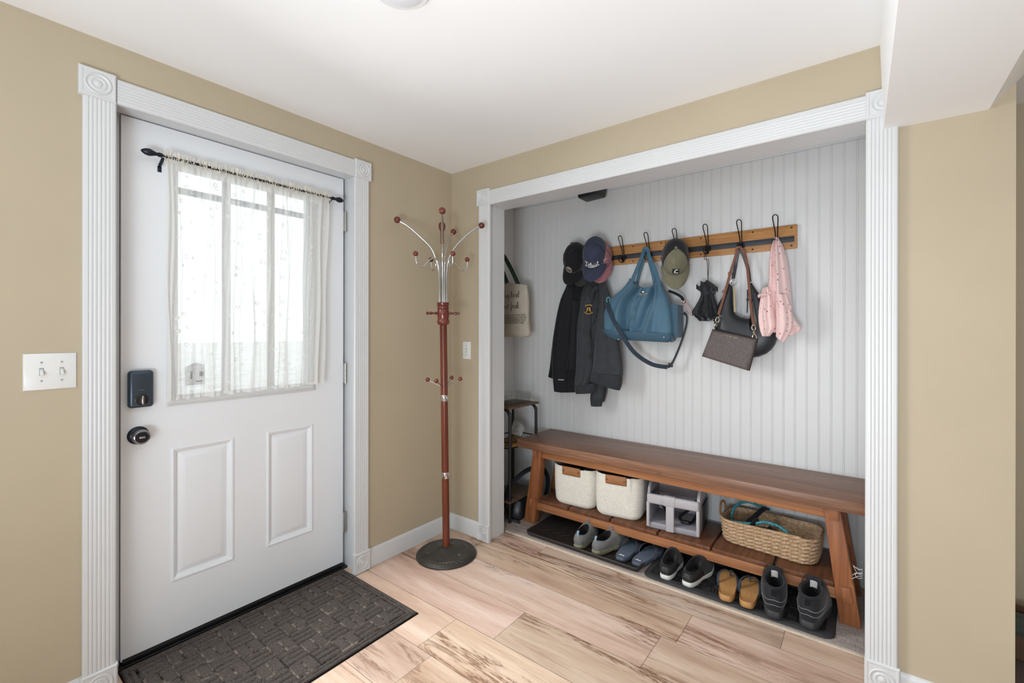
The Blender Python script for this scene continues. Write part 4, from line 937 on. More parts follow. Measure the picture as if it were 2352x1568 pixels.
for (px, py) in ((1683, 632), ):
    mb.tube(spl([at(1684, 640, .68), at(1690, 606, .69), top+V((-.006, .002, -.01)), top+V((.006, .006, 0)), at(1716, 610, .70), at(1722, 648, .69)], 8), 0, flat=(.018, .005, (.2, -1, 0)))
mb.build('strap', 'leather', hb)
mb = MB(); mb.tube([at(1684, 649, .68)+V((.0155*math.cos(a), 0, .0155*math.sin(a))) for a in [2*PI*i/18 for i in range(18)]], .0028, 8, closed=True); mb.tube([at(1722, 650, .69)+V((.008*math.cos(a), 0, .008*math.sin(a))) for a in [2*PI*i/14 for i in range(14)]], .0024, 8, closed=True); mb.build('ring', 'chrome', hb)
mb = MB(); mb.tube(spl([at(1687, 662, .655), at(1687, 690, .652), at(1688, 716, .65)], 5), 0, flat=(.010, .003, (0, -1, 0))); mb.build('zip', mat('brass zip', '9a8a6a', .4, .8), hb)
mb = MB(); mb.tube(spl([at(1717, 665, .66), at(1717, 690, .65), at(1716, 718, .648)], 5), .0035, 8); mb.sphere(at(1717, 688, .647), .007, 10); mb.build('zip_tassel', 'leather', hb)
mb = MB(); mb.tube(spl([at(1688, 722, .642), at(1700, 730, .636), at(1712, 728, .638)], 5), .0016, 6); mb.build('rim_piping', 'leather', hb)

# brown monogram pouch
pb = thing('crossbody_pouch', 'flat brown monogram pouch on a long brown strap with chain links', 'bag', (1.56, .63, 1.12))
PL = [at(1637, 757, .615), at(1739, 779, .615), at(1720, 851, .615), at(1613, 818, .615)]
cx_ = sum(PL, V((0, 0, 0)))/4; mb = MB()
def inset(k, d): return [p+(cx_-p).normalized()*k+V((0, d, 0)) for p in PL]
mb.loft([inset(.030, -.024), inset(.010, -.023), inset(.004, -.020), inset(.001, -.014), inset(0, -.008), inset(0, .008), inset(.001, .014), inset(.004, .020), inset(.030, .024)], True, True, True); mb.build('body', 'pouch', pb, sharp=60)
mb = MB(); mb.tube([PL[0]+V((0, -.004, .001)), PL[1]+V((0, -.004, .001))], .0035, 8); mb.tube([PL[1]+V((.002, 0, 0)), PL[2]+V((.002, 0, 0))], .003, 8); mb.build('top_zip', mat('dark brown edging', '2e2220', .5), pb)
dirx = (PL[1]-PL[0]).normalized(); lc = at(1680, 773, .588); ang = math.degrees(math.atan2(dirx.z, dirx.x))
mb = MB(); mb.text('MICHAEL KORS', .0088, TR(lc) @ RY(-ang) @ FACE_Y, .0008); mb.build('lettering', 'gold', pb)
topp = V((1.571, .662, 1.742))
for nm, pts in (('strap', [at(1650, 722, .635), at(1660, 690, .65), at(1677, 628, .665), at(1690, 585, .668), topp+V((-.010, 0, -.004)), topp+V((0, 0, .004))]), ('strap', [topp+V((0, 0, .004)), topp+V((.012, 0, -.004)), at(1713, 590, .668), at(1719, 640, .66), at(1724, 700, .645), at(1731, 745, .625)])):
    mb = MB(); mb.tube(spl(pts, 8), 0, flat=(.0135, .0032, (.45, -1, 0))); s_ = mb.build('strap', 'brownstrap', pb)
mb = MB()
for px, py, yy in ((1677, 628, .662), (1663, 670, .652)): c = at(px, py, yy); mb.box(c-V((.011, .004, .007)), c+V((.011, .004, .007)), .002, M4=TR(c) @ RY(18) @ TR(-c))
mb.build('keeper', 'brownstrap', pb)
mb = MB()
def link(c, a, b, tilt, tw): mb.tube([V(c)+(RY(tilt) @ RZ(tw) @ V((a*math.cos(t), 0, b*math.sin(t)))) for t in [2*PI*i/18 for i in range(18)]], .0027, 8, closed=True)
for c, tl, tw in ((at(1648, 734, .63), 10, 15), (at(1644, 746, .625), 14, 75), (at(1731, 752, .622), -4, 20), (at(1732, 764, .618), -4, 80), (at(1733, 774, .616), -4, 10)): link(c, .009, .0145, tl, tw)
mb.build('chain_link', 'gold', pb)

# pink top
pk = thing('child_top', 'small pale pink floral top hanging at the right end of the rack', 'shirt', (1.78, .68, 1.35))
mb = cloth([((1780, 546), (1788, 546), .02, .012), ((1772, 568), (1799, 566), .04, .02), ((1767, 600), (1808, 598), .05, .025), ((1765, 640), (1814, 640), .055, .03), ((1764, 680), (1818, 682), .06, .03), ((1764, 730), (1820, 735), .062, .03), ((1768, 762), (1822, 768), .06, .03)], .695, .05, .03, n=56, e=2.2, fold=gfold(.022, ((1.6, .3, 1.0), (2.9, 1.8, -.8))), steps=40); mb.build('body', 'pink', pk)
mb = cloth([((1752, 662), (1766, 658), .018, .014, .65), ((1746, 690), (1775, 686), .028, .016, .645), ((1742, 725), (1779, 722), .034, .018, .64), ((1745, 755), (1783, 750), .034, .02, .64), ((1751, 772), (1768, 772), .030, .018, .64)], .64, .03, .02, n=40, e=2.2, fold=gfold(.012, ((1.3, .5, 1), (2.6, 2, 1))), steps=26); mb.build('sleeve', 'pink', pk)
mb = cloth([((1783, 676), (1808, 676), .024, .016, .635), ((1784, 705), (1818, 712), .036, .018, .63), ((1783, 745), (1820, 752), .038, .02, .628), ((1782, 772), (1801, 786), .030, .018, .63)], .63, .03, .02, n=40, e=2.2, fold=gfold(.012, ((1.4, 1.1, 1.4), (2.7, .3, -1))), steps=26); mb.build('sleeve', 'pink', pk)
mb = cloth([((1806, 715), (1816, 712), .02, .014, .66), ((1806, 740), (1830, 738), .028, .018, .66), ((1808, 762), (1841, 752), .022, .016, .66), ((1812, 772), (1836, 762), .018, .012, .66)], .66, .02, .02, n=30, steps=16, fold=gfold(.006, ((3, 0, 2), (5, 1, 0)))); mb.build('skirt', 'pink', pk)
mb = MB()
for a, b, yy in (((1741, 676), (1772, 668), .628), ((1783, 690), (1818, 702), .612)):
    A, B = at(*a, yy), at(*b, yy); mb.grid(lambda u, v: A+(B-A)*u+V((0, -.010*v*(1+.6*math.sin(u*34)), -.018*v+.004*math.sin(u*34+1)*v)), 46, 4)
mb.build('ruffle', 'pink', pk, recalc=False, solid=.0012)
mb = MB(); mb.grid(lambda u, v: at(1779+10*u, 600+70*v, .664-.035*math.sin(PI*u)*(1-.2*v)), 8, 20); mb.build('gathered_fold', 'pink', pk, recalc=False, solid=.001)

# canvas tote at the left end of the alcove
tb = thing('tote_bag', 'natural canvas tote with green handles and dark lettering, left end of the alcove', 'bag', (.09, .555, 1.22))
TBX = [(-.03, .200, 1.615), (-.035, .218, 1.50), (-.04, .222, 1.36), (-.04, .238, 1.262), (-.03, .215, 1.235)]
rr_ = rowlerp([(V((a, .58, z+ (.035 if i == 0 else 0))), V((b, .555, z-(.006 if i == 0 else 0))), d, .03) for i, ((a, b, z), d) in enumerate(zip(TBX, (.012, .034, .042, .042, .02)))], 24)
mb = MB(); mb.loft([oring(a, b, c, d, 40, 3, lambda x, y, v=i/24: .004*math.sin(4*x+5*v)) for i, (a, b, c, d) in enumerate(rr_)], True, True, True); mb.build('body', 'canvas', tb)
for yy, sx in ((.548, 0), (.59, -.012)):
    mb = MB(); mb.tube(spl([(.118+sx, yy, 1.625), (.085+sx, yy-.01, 1.70), (.03+sx, yy-.02, 1.80), (-.015, .545, 1.86), (-.045, .54, 1.845), (-.02, .545, 1.76), (.02+sx, yy, 1.63)], 8), 0, flat=(.018, .003, (.6, -1, 0))); mb.build('handle', 'green', tb)
mb = MB()
for word, zz, cx in (('Buy local', 1.522, .096), ('eat fresh', 1.442, .100)):
    for st in script(word, .0195): mb.tube([(cx+.004+x*1.12, .565-.062+.035*max(0, (abs(cx+x-.09)-.05)/.12)**1.5, zz+y*1.15) for x, y in st], .0013, 5)
rnd = random.Random(4)
for k in range(15):
    for j, zz in enumerate((1.392, 1.374, 1.356, 1.338)):
        x = -.03+.0172*k+.008*(j % 2)+rnd.uniform(-.002, .002)
        if x > .218: continue
        r_ = rnd.uniform(.0042, .0078); yv = .566-.0615-.006+.042*max(0, (abs(x-.09)-.045)/.13)**1.6
        mb.tube([(x+r_*math.cos(a), yv, zz+r_*math.sin(a)) for a in [2*PI*i/12 for i in range(12)]], .0011, 5, closed=True)
mb.build('print', 'ink', tb)
hk = MB(); hk.tube(spl([(-.066, .54, 1.84), (-.045, .54, 1.835), (-.028, .54, 1.84), (-.022, .54, 1.858)], 5), .004, 8); hk.lathe([(.013, 0), (.013, .004), (.001, .005)], (-.066, .54, 1.84), 16, RY(90))
tag(hk.build('wall_hook', 'iron', org=(-.066, .54, 1.84)), 'small black wall hook carrying the canvas tote, behind the left jamb', 'hook')
# black box on the alcove ceiling
sb = thing('sensor_light', 'small black box fixed to the alcove ceiling above the caps', 'sensor', (.69, .63, 2.25))
mb = MB(); mb.prism([(.615, .57, 2.165), (.755, .57, 2.172), (.765, .57, 2.225), (.60, .57, 2.225)], (0, .12, 0), .004); mb.build('housing', 'black', sb)
mb = MB(); mb.box((.70, .60, 2.222), (.785, .66, 2.25), .003); mb.build('bracket', 'black', sb)

# ================================================================ BENCH AND WHAT IS ON AND UNDER IT
bn = thing('bench', 'long brown wooden bench with slatted lower shelf in the alcove', 'bench', (1.216, .54, 0))
mb = MB(); mb.box((.284, .332, .502), (2.148, .746, .554), .004); mb.build('seat', 'seat', bn)
def leg(x0t, x1t, x0b, x1b, y0, y1): mb = MB(); mb.prism([(x0b, y0, .0), (x1b, y0, .0), (x1t, y0, .503), (x0t, y0, .503)], (0, y1-y0, 0), .003); mb.xf(TR((0, 0, .006)) @ Matrix.Diagonal((1, 1, .992, 1))); mb.build('leg', 'benchz', bn)
for y0, y1 in ((.36, .425), (.655, .715)): leg(.402, .462, .322, .408, y0, y1); leg(1.974, 2.035, 2.034, 2.110, y0, y1)
for y0, y1 in ((.378, .402), (.675, .70)): mb = MB(); mb.box((.44, y0, .447), (1.995, y1, .502), .002); mb.build('apron', 'benchx', bn)
for y0, y1 in ((.372, .405), (.67, .70)): mb = MB(); mb.box((.40, y0, .103), (2.03, y1, .150), .002); mb.build('rail', 'benchx', bn)
sx = [.415, .656, .939, 1.222, 1.500, 1.781, 2.018]
for a, b in zip(sx, sx[1:]): mb = MB(); mb.box((a+.006, .376, .1502), (b-.006, .70, .172), .002); mb.build('shelf_slat', 'slat', bn)
for (x, z, w, h) in ((.375, .142, .030, .062), (2.058, .139, .034, .066)): mb = MB(); mb.box((x-w/2, .350, z-h/2), (x+w/2, .362, z+h/2), .002, M4=TR((x, 0, z)) @ RY(-8 if x > 1 else 8) @ TR((-x, 0, -z))); mb.build('tenon', 'benchz', bn)
for x in (.418, 2.014): mb = MB(); mb.box((x-.017, .350, .452), (x+.017, .362, .502), .002); mb.build('tenon', 'benchz', bn)
for x in (.43, 2.0): mb = MB(); mb.box((x-.012, .40, .11), (x+.012, .68, .148), .002); mb.build('stretcher', 'slat', bn)

def rrect(a, b, r, n=10):
    """rounded rectangle outline, half sizes a,b"""
    pts = []
    for cx_, cy_, a0 in ((a-r, -(b-r), -90), (a-r, b-r, 0), (-(a-r), b-r, 90), (-(a-r), -(b-r), 180)):
        for k in range(n+1): t = R(a0+90*k/n); pts.append((cx_+r*math.cos(t), cy_+r*math.sin(t)))
    return pts
def resample(pts, n):
    P = [V((p[0], p[1], 0)) for p in pts]; P.append(P[0]); L = [0]
    for a, b in zip(P, P[1:]): L.append(L[-1]+(b-a).length)
    out = []; k = 0
    for i in range(n):
        d = L[-1]*i/n
        while L[k+1] < d: k += 1
        t = (d-L[k])/max(1e-9, L[k+1]-L[k]); p = P[k]+(P[k+1]-P[k])*t; nn = (P[k+1]-P[k]).normalized(); out.append((p.x, p.y, nn.y, -nn.x, d))
    return out
def rope_basket(label, loc, rz, a, b, h, lean, group):
    t = thing('rope_basket', label, 'basket', loc, group); M4 = TR(loc) @ RZ(rz)
    ncoil = 26; NR = ncoil*5; ring0 = resample(rrect(a, b, .055), 120); mb = MB(); rings = []
    def prof(v):
        bulge = .93+.09*math.sin(PI*min(1, v*1.15)*.55)**.6; return bulge-(.10*(1-v/.12)**2 if v < .12 else 0)
    for i in range(NR+1):
        v = i/NR; z = h*v; k = prof(v); cb = .0024*abs(math.sin(PI*v*ncoil))
        sag = -.018*v**3
        rings.append([((x*k+nx*cb)*(1+.0)+lean*v*.03, y*k+ny*cb+.006*math.sin(d*9+v*2)*v, z+sag*(.5+.5*math.sin(d*7+1))) for x, y, nx, ny, d in ring0])
    base_ = [[(x*.5, y*.5, .001) for x, y, *_ in rings[0]], ]
    inn = [[(x*.955, y*.955, z-.002) for x, y, z in rings[-1]]]+[[(x*.93, y*.93, z) for x, y, z in rings[k_]] for k_ in (int(NR*.6), int(NR*.1))]
    mb.loft(base_+rings+inn, True, True, True); mb.xf(M4); mb.build('body', 'rope', t, sharp=180)
    z0 = h*.86; yb = -b*prof(.9)
    mb = MB(); mb.grid(lambda u, v: ((-.062+.124*u), yb-.0065-.006*math.sin(PI*v)*math.sin(PI*u)**.4, z0-.026+.052*v), 18, 8); mb.xf(M4); hd = mb.build('handle', 'strawrim', t, solid=.003)
    for x in (-.051, .051): mb = MB(); mb.lathe([(.006, 0), (.005, .003), (.001, .004)], (0, 0, 0), 12, RX(90)); mb.xf(M4 @ TR((x, yb-.0108, z0))); mb.build('rivet', mat('aged brass', '7d5b3a', .35, .9) if 'aged brass' not in bpy.data.materials else bpy.data.materials['aged brass'], hd)
    mb = MB(); mb.grid(lambda u, v: ((2*u-1)*a*.86, (2*v-1)*b*.86, h*.86+.02*math.sin(u*9)*math.sin(v*7)), 16, 16); mb.xf(M4); mb.build('contents', 'darkbag', t, kind='stuff')
    return t
rope_basket('white rope basket with leather tab, leftmost on the bench shelf', (.662, .535, .172), 3, .142, .135, .262, 0, 'white rope baskets under the bench')
rope_basket('white rope basket with leather tab, next to the grey booster seat', (.945, .540, .172), 9, .140, .135, .268, .2, 'white rope baskets under the bench')

# grey folding booster seat
bs = thing('booster_seat', 'pale grey padded child booster seat with star print, middle of the bench shelf', 'booster seat', (1.275, .54, .172))
ZS = .1725; BM_ = TR((1.275, .545, ZS)) @ RZ(7)
def bpart(nm, m, q, bev=.010, par=bs): mb = MB(); mb.box(*q, bev, 3); mb.xf(BM_); return mb.build(nm, m, par, sharp=70)
bpart('seat_cushion', 'star', ((-.138, -.125, 0), (.138, .12, .036)))
bpart('left_side', 'star', ((-.14, -.118, .030), (-.122, .12, .20)), .007); bpart('right_side', 'star', ((.122, -.118, .030), (.14, .12, .175)), .007)
mb = MB(); mb.prism([(-.138, -.125, .15), (-.138, -.13, .172), (-.138, -.11, .225), (-.138, -.06, .262), (-.138, .12, .268), (-.138, .12, .15)], (.016, 0, 0), .006); mb.xf(BM_); mb.build('left_wing', 'star', bs)
mb = MB(); mb.prism([(.122, -.125, .13), (.122, -.13, .155), (.122, -.11, .205), (.122, -.06, .25), (.122, .12, .255), (.122, .12, .13)], (.018, 0, 0), .006); mb.xf(BM_); mb.build('right_wing', 'greynyl', bs)
bpart('back_panel', 'star', ((-.135, .105, .03), (.135, .125, .262)), .008)
bpart('front_bar', 'greynyl', ((-.138, -.138, .142), (.138, -.112, .196)), .011)
bpart('bar_cover', 'greynyl', ((-.052, -.1405, .140), (.022, -.109, .199)), .011)
bpart('crotch_post', 'greynyl', ((-.034, -.139, .004), (.010, -.122, .150)), .006)
for x in (-.131, .131): bpart('front_post', 'greynyl', ((x-.009, -.136, .01), (x+.009, -.118, .15)), .006)
bpart('black_side', 'black', ((.140, -.02, .02), (.150, .115, .145)), .004)
mb = MB(); mb.tube(spl([(.10, .10, .13), (.06, .02, .09), (.02, -.02, .055), (.05, -.05, .042), (.09, -.04, .05), (.115, .03, .10)], 8), 0, flat=(.018, .0025, (0, -.5, 1))); mb.xf(BM_); h_ = mb.build('harness', 'black', bs)
mb = MB(); mb.box((.03, -.062, .036), (.075, -.036, .052), .004); mb.xf(BM_); mb.build('buckle', 'black', h_)
mb = MB(); mb.tube(spl([(-.10, .10, .06), (-.06, .04, .04), (-.02, .0, .04)], 6), 0, flat=(.016, .0025, (0, 0, 1))); mb.xf(BM_); mb.build('harness', 'black', bs)
mb = MB(); mb.tube(spl([(.145, .10, .24), (.185, .10, .225), (.215, .11, .195)], 6), 0, flat=(.028, .003, (0, -1, .3))); mb.xf(BM_); mb.build('carry_strap', 'black', bs)

# braided jute basket with leads
jb = thing('jute_basket', 'long braided jute basket at the right of the bench shelf', 'basket', (1.745, .575, .172))
JM = TR((1.738, .578, .1725)) @ RZ(-5)
ja, jbb, jh = .220, .112, .128
r0 = resample(rrect(ja, jbb, .065, 14), 380); nrow = 7; NZ = 56; mb = MB(); rings = []; gv = []
for i in range(NZ+1):
    v = i/NZ; k = .95+.06*v-(.07*(1-v/.14)**2 if v < .14 else 0); ring = []; gr = []
    rw = v*nrow; row = math.floor(min(rw, nrow-1e-6)); f = rw-row
    for x, y, nx, ny, d in r0:
        ph = d*155*.5+(row % 2)*PI+(1 if f < .5 else -1)*(abs(f-.5)*2.6)
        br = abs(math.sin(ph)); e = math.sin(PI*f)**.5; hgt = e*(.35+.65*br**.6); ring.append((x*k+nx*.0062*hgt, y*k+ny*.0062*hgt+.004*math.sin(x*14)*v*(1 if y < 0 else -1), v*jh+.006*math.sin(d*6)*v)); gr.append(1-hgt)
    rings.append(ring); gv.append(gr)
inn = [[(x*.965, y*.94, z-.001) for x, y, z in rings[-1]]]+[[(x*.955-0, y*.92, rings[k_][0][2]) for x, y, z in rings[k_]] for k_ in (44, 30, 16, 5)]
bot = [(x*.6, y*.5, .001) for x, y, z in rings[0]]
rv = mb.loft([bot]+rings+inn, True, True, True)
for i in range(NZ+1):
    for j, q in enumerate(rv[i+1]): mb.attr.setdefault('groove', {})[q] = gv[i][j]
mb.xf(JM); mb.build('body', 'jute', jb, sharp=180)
mb = MB()
for k in range(2): mb.tube(spl([(-.222-.004*k, -.030+.004*k, .085), (-.236, -.034+.010*k, .12), (-.238, -.020+.01*k, .165), (-.232, .004+.01*k, .172), (-.228, .024, .15), (-.222, .028, .10)], 8), .0045, 8)
mb.xf(JM); mb.build('handle', 'strawrim', jb)
ld = thing('leash', 'teal flecked rope leash coiled in the jute basket', 'leash', (1.70, .57, .25))
mb = MB(); mb.tube(spl([(-.165, .03, .04), (-.19, .01, .10), (-.172, .045, .155), (-.12, .07, .178), (-.06, .07, .165), (-.02, .085, .160)], 10), .0075, 10); mb.tube(spl([(-.175, -.02, .09), (-.165, -.065, .100), (-.12, -.085, .112), (-.06, -.075, .122), (-.01, -.060, .140), (.05, -.055, .135), (.10, -.065, .110), (.128, -.080, .075)], 10), .0075, 10); mb.xf(JM); mb.build('rope', 'teal', ld)
mb = MB()
for c, d in (((-.06, -.08, .122), (.02, .05, .03)), ((.005, -.05, .105), (.02, .0, .02))): mb.tube([V(c)-V(d)*.6, V(c)+V(d)*.6], .011, 10)
mb.xf(JM); mb.build('grip', 'lining', ld)
mb = MB(); mb.tube(spl([(-.105, -.02, .10), (-.075, .0, .13), (-.045, .05, .165), (-.03, .075, .165)], 8), 0, flat=(.026, .006, (0, -.5, 1))); mb.tube(spl([(-.12, -.03, .06), (-.05, -.04, .09), (.03, -.05, .10), (.09, -.03, .08)], 8), 0, flat=(.03, .006, (0, -.4, 1))); mb.xf(JM)
tag(mb.build('harness', 'darkbag', org=(1.68, .57, .26)), 'black fabric pet harness under the teal leash in the jute basket', 'harness')
mb = MB()
for k in range(4): mb.tube(spl([(-.02+.012*k, -.045-.006*k, .085), (.02+.012*k, -.055-.006*k, .100), (.06+.012*k, -.070-.004*k, .095), (.085+.01*k, -.085, .07)], 6), 0, flat=(.010, .003, (0, -.5, 1)))
mb.xf(JM); tag(mb.build('webbing_lead', 'striped', org=(1.76, .52, .24)), 'folded grey olive webbing lead in the middle of the jute basket', 'leash')
mb = MB(); mb.grid(lambda u, v: (.135+.06*u, -.085+.12*v, .060+.03*math.sin(PI*v)*math.sin(PI*u+.4)), 10, 10); mb.xf(JM); tag(mb.build('blue_cloth', 'bluecl', org=(1.9, .55, .22), solid=.003), 'bit of dark blue cloth at the right end of the jute basket', 'cloth')

# ---------------------------------------------------------------- boot trays on the carpet
def boot_tray(label, x0, x1, y0, y1, kind):
    t = thing('boot_tray', label, 'boot tray', ((x0+x1)/2, (y0+y1)/2, .010))
    cx, cy_ = (x0+x1)/2, (y0+y1)/2; a, b = (x1-x0)/2, (y1-y0)/2
    def ring(i, z, r): return [(cx+p[0], cy_+p[1], z) for p in rrect(a-i, b-i, max(.008, r-i), 8)]
    mb = MB()
    if kind == 'smooth':
        mb.loft([ring(.014, .010, .035), ring(.004, .022, .035), ring(0, .033, .035), ring(.001, .036, .035), ring(.005, .0375, .035), ring(.010, .036, .035), ring(.012, .032, .035), ring(.018, .018, .035), ring(.024, .014, .035)], True, True, True); body = mb.build('tray', 'tray', t, sharp=60)
        mb = MB()
        for k in range(11):
            xx = x0+.06+k*.062
            mb.tube(spl([(xx, y0+.05, .0142), (xx+.03, y0+.12, .0145), (xx-.01+.012*(k % 3), y0+.2, .0145), (xx+.05, y1-.06, .0142)], 8), .0016, 5); mb.tube(spl([(xx+.03, y0+.05, .0142), (xx-.01, y0+.10, .0145), (xx+.06, y0+.19, .0145), (xx+.02, y1-.05, .0142)], 8), .0016, 5)
        mb.build('swirl_ribs', 'tray', t)
    else:
        mb.loft([ring(0, .009, .05), ring(.001, .013, .05), ring(.012, .021, .05), ring(.034, .022, .05), ring(.040, .016, .05), ring(.044, .0135, .05)], True, True, True); mb.build('mat', 'rubber', t, sharp=40)
        mb = MB(); c = .045; nx, ny = int((x1-x0-.11)/c), int((y1-y0-.11)/c)
        for i in range(nx):
            for j in range(ny):
                X, Y = x0+.055+i*c, y0+.055+j*c
                for k in range(3):
                    if (i+j) % 2: mb.box((X+.004, Y+.006+k*.0125, .0125), (X+c-.004, Y+.013+k*.0125, .0185))
                    else: mb.box((X+.006+k*.0125, Y+.004, .0125), (X+.013+k*.0125, Y+c-.004, .0185))
        mb.build('basketweave_ribs', 'rubber', t)
    return t
boot_tray('smooth brown-black boot tray under the grey running shoes and blue flip-flops', .452, 1.192, .190, .585, 'smooth')
boot_tray('black rubber basketweave boot mat under the black slip-ons, tan flip-flops and boots', 1.205, 2.024, .192, .575, 'weave')

# ---------------------------------------------------------------- footwear
def foot_w(s, W, flip, waist=.78, heel=.80):
    """half width of a foot outline at fraction s of its length"""
    pts = [(0, heel), (.15, heel), (.38, waist), (.55, .88), (.70, 1.0), (.85, .93), (1, .72)]
    for (a, p), (b, q) in zip(pts, pts[1:]):
        if s <= b: t = (s-a)/(b-a); t = t*t*(3-2*t); return W*(p+(q-p)*t)
    return W*.72
def outline(L, W, flip, n=56, pw=.5, **k):
    out = []
    for i in range(n):
        a = 2*PI*i/n; s = (1-math.cos(a))/2; w = foot_w(s, W, flip, **k)*abs(math.sin(a))**pw*math.copysign(1, math.sin(a))
        out.append(V((w+flip*.10*W*math.sin(PI*s)*0+flip*W*.22*(s**2)*(1 if s > .4 else s/.4), L*s, 0)))
    return out
def place(t, x, y, z, rz, rx=0): t.location = (x, y, z); t.rotation_euler = (R(rx), 0, R(rz))
def shoe(name, label, kind, flip, group, x, y, z, rz):
    K = dict(snk=dict(L=.285, W=.049, hs=.030, hc=.088, col=(.031, .062, .078), sl=.16, um='snk', sm='mudsole', toe=.058, lip=.004),
             slip=dict(L=.275, W=.048, hs=.026, hc=.082, col=(.032, .066, .080), sl=.22, um='blk knit', sm='whitesole', toe=.052, lip=.003),
             boot=dict(L=.300, W=.055, hs=.036, hc=.136, col=(.042, .066, .080), sl=.10, um='boot', sm='bootsole', toe=.070, lip=.006))[kind]
    t = thing(name, label, 'shoe' if kind != 'boot' else 'boot', (0, 0, 0), group)
    L, W, hs = K['L'], K['W'], K['hs']; fo = outline(L, W, flip); n = len(fo); c0 = V((0, L*.47, 0))
    def sc(ring, k, z, dy=0): return [V((c0.x+(p.x-c0.x)*k, c0.y+(p.y-c0.y)*k+dy, z(p) if callable(z) else z)) for p in ring]
    spring = lambda p: .014*max(0, (p.y/L-.72)/.28)**2
    arch = lambda p: .006*math.exp(-((p.y/L-.42)/.12)**2) if kind != 'boot' else .004*math.exp(-((p.y/L-.42)/.1)**2)
    mb = MB(); mb.loft([sc(fo, .93, lambda p: spring(p)+arch(p)), sc(fo, .985, lambda p: .003+spring(p)+arch(p)), sc(fo, 1.02, lambda p: hs*.5+spring(p)), sc(fo, 1.015, lambda p: hs*.85+spring(p)*.9), sc(fo, .985, lambda p: hs+spring(p)*.8)], True, True, True)
    so = mb.build('sole', K['sm'], t, sharp=60)
    rx_, ry_, yc = K['col']
    # collar ring matched point-by-point with the foot outline
    def collar(i, k=1.):
        a = 2*PI*i/n; s = (1-math.cos(a))/2
        y = yc-ry_*math.cos(a)*k; x = rx_*math.sin(a)*k
        zc = K['hc']+K['sl']*(y-yc)
        if kind in ('snk', 'slip'): zc += .014*math.cos(a)**2*(1 if math.cos(a) > 0 else .6)-.008
        return V((x, y, zc))
    up_ = [sc(fo, .97, lambda p: hs*.96+spring(p)*.8)]; nu = 9
    for q in range(1, nu+1):
        u = q/nu; ring = []
        for i in range(n):
            A, B = up_[0][i], collar(i); fr = max(0, min(1, (A.y/L-.30)/.6))
            e = u
            bul = math.sin(PI*u)*(.010*(1-fr)+.0)  # heel stays fairly upright
            p = A+(B-A)*e
            p.z = A.z+(B.z-A.z)*(1-(1-u)**(1+1.1*fr)) if fr > 0 else p.z
            dirv = V((p.x, (p.y-yc)*.5, 0)); dirv = dirv.normalized() if dirv.length > 1e-5 else V((0, 0, 0))
            p += dirv*bul
            p.z += .012*math.sin(PI*u)*fr
            ring.append(p)
        up_.append(ring)
    mb = MB(); mb.loft(up_, True); ub = mb.build('upper', K['um'], t, sharp=60, recalc=True)
    inn = [[collar(i) for i in range(n)], [collar(i, .97)+V((0, 0, .003)) for i in range(n)], [collar(i, .90)-V((0, 0, .002)) for i in range(n)], [collar(i, .86)-V((0, 0, .02)) for i in range(n)], [V((collar(i, .8).x, collar(i, .8).y+.004, hs+.012)) for i in range(n)]]
    mb = MB(); mb.loft(inn, True, False, True); mb.build('lining', 'lining', t, sharp=60)
    if kind == 'snk':
        mb = MB(); mb.tube(spl([(0, .014, hs+.030), (0, .0105, hs+.046), (0, .012, K['hc']+.008), (0, .020, K['hc']+.016)], 5), 0, flat=(.014, .003, (0, -1, 0))); mb.build('heel_pull', 'snkblue', t)
        mb = MB(); mb.tube([V((.012*math.cos(a)*.6, yc+ry_+.012, K['hc']+.030+.010*math.sin(a))) for a in [2*PI*i/14 for i in range(14)]], .0022, 6, closed=True); mb.build('tongue_loop', 'snkblue', t)
        mb = MB()
        for k in range(4): yy = yc+ry_+.008+.018*k; mb.tube(spl([(-.024, yy, K['hc']-.002-.009*k), (0, yy+.004, K['hc']+.008-.009*k), (.024, yy, K['hc']-.002-.009*k)], 5), .0022, 6)
        mb.build('laces', 'snkblue', t)
    if kind == 'slip':
        pts = [q_[1:1] for q_ in ()]
        mb = MB(); idx = [i % n for i in range(-13, 14)]
        mb.loft([[up_[q][i]+(V((up_[q][i].x, (up_[q][i].y-yc)*.6, 0)).normalized()*.0016) for i in idx] for q in range(1, 9)], False); mb.build('heel_counter', 'quilt', t, recalc=True, solid=.0008)
    if kind == 'boot':
        for s_, th in ((3, .0016), (5, .0016)):
            mb = MB(); idx = list(range(-16, 17)); mb.tube([up_[s_][i % n]*(1-abs(math.sin(i*.32))*.35)+up_[s_-2][i % n]*(abs(math.sin(i*.32))*.35)+V((up_[s_][i % n].x, up_[s_][i % n].y-yc, 0)).normalized()*.0016 for i in idx], th, 5); mb.build('piping', 'silver', t)
        mb = MB(); mb.tube([collar(i)+V((0, 0, .002)) for i in range(n)], .006, 8, closed=True); mb.build('padded_collar', 'boot', t)
        mb = MB(); mb.tube(spl([(0, .006, hs+.05), (0, .004, hs+.085), (0, .012, K['hc']-.012)], 5), 0, flat=(.020, .003, (0, -1, 0))); mb.build('heel_strip', 'lining', t)
        mb = MB(); mb.grid(lambda u, v: (-.030+.06*u, yc+ry_*.92+.012*v, K['hc']-.035+.062*v+.006*math.sin(PI*u)), 8, 6); tg_ = mb.build('tongue', 'boot', t, solid=.006)
        mb = MB(); mb.grid(lambda u, v: (-.014+.028*u, yc+ry_*.92-.011+.006*v, K['hc']-.012+.028*v+.003*math.sin(PI*u)), 4, 4); lb = mb.build('size_label', 'tag', tg_, solid=.0006)
        mb = MB()
        for k in range(6): mb.tube(spl([(-.026, yc+ry_+.010+.012*k, K['hc']+.004-.016*k), (0, yc+ry_+.018+.012*k, K['hc']+.010-.016*k), (.026, yc+ry_+.010+.012*k, K['hc']+.004-.016*k)], 5), .0023, 6)
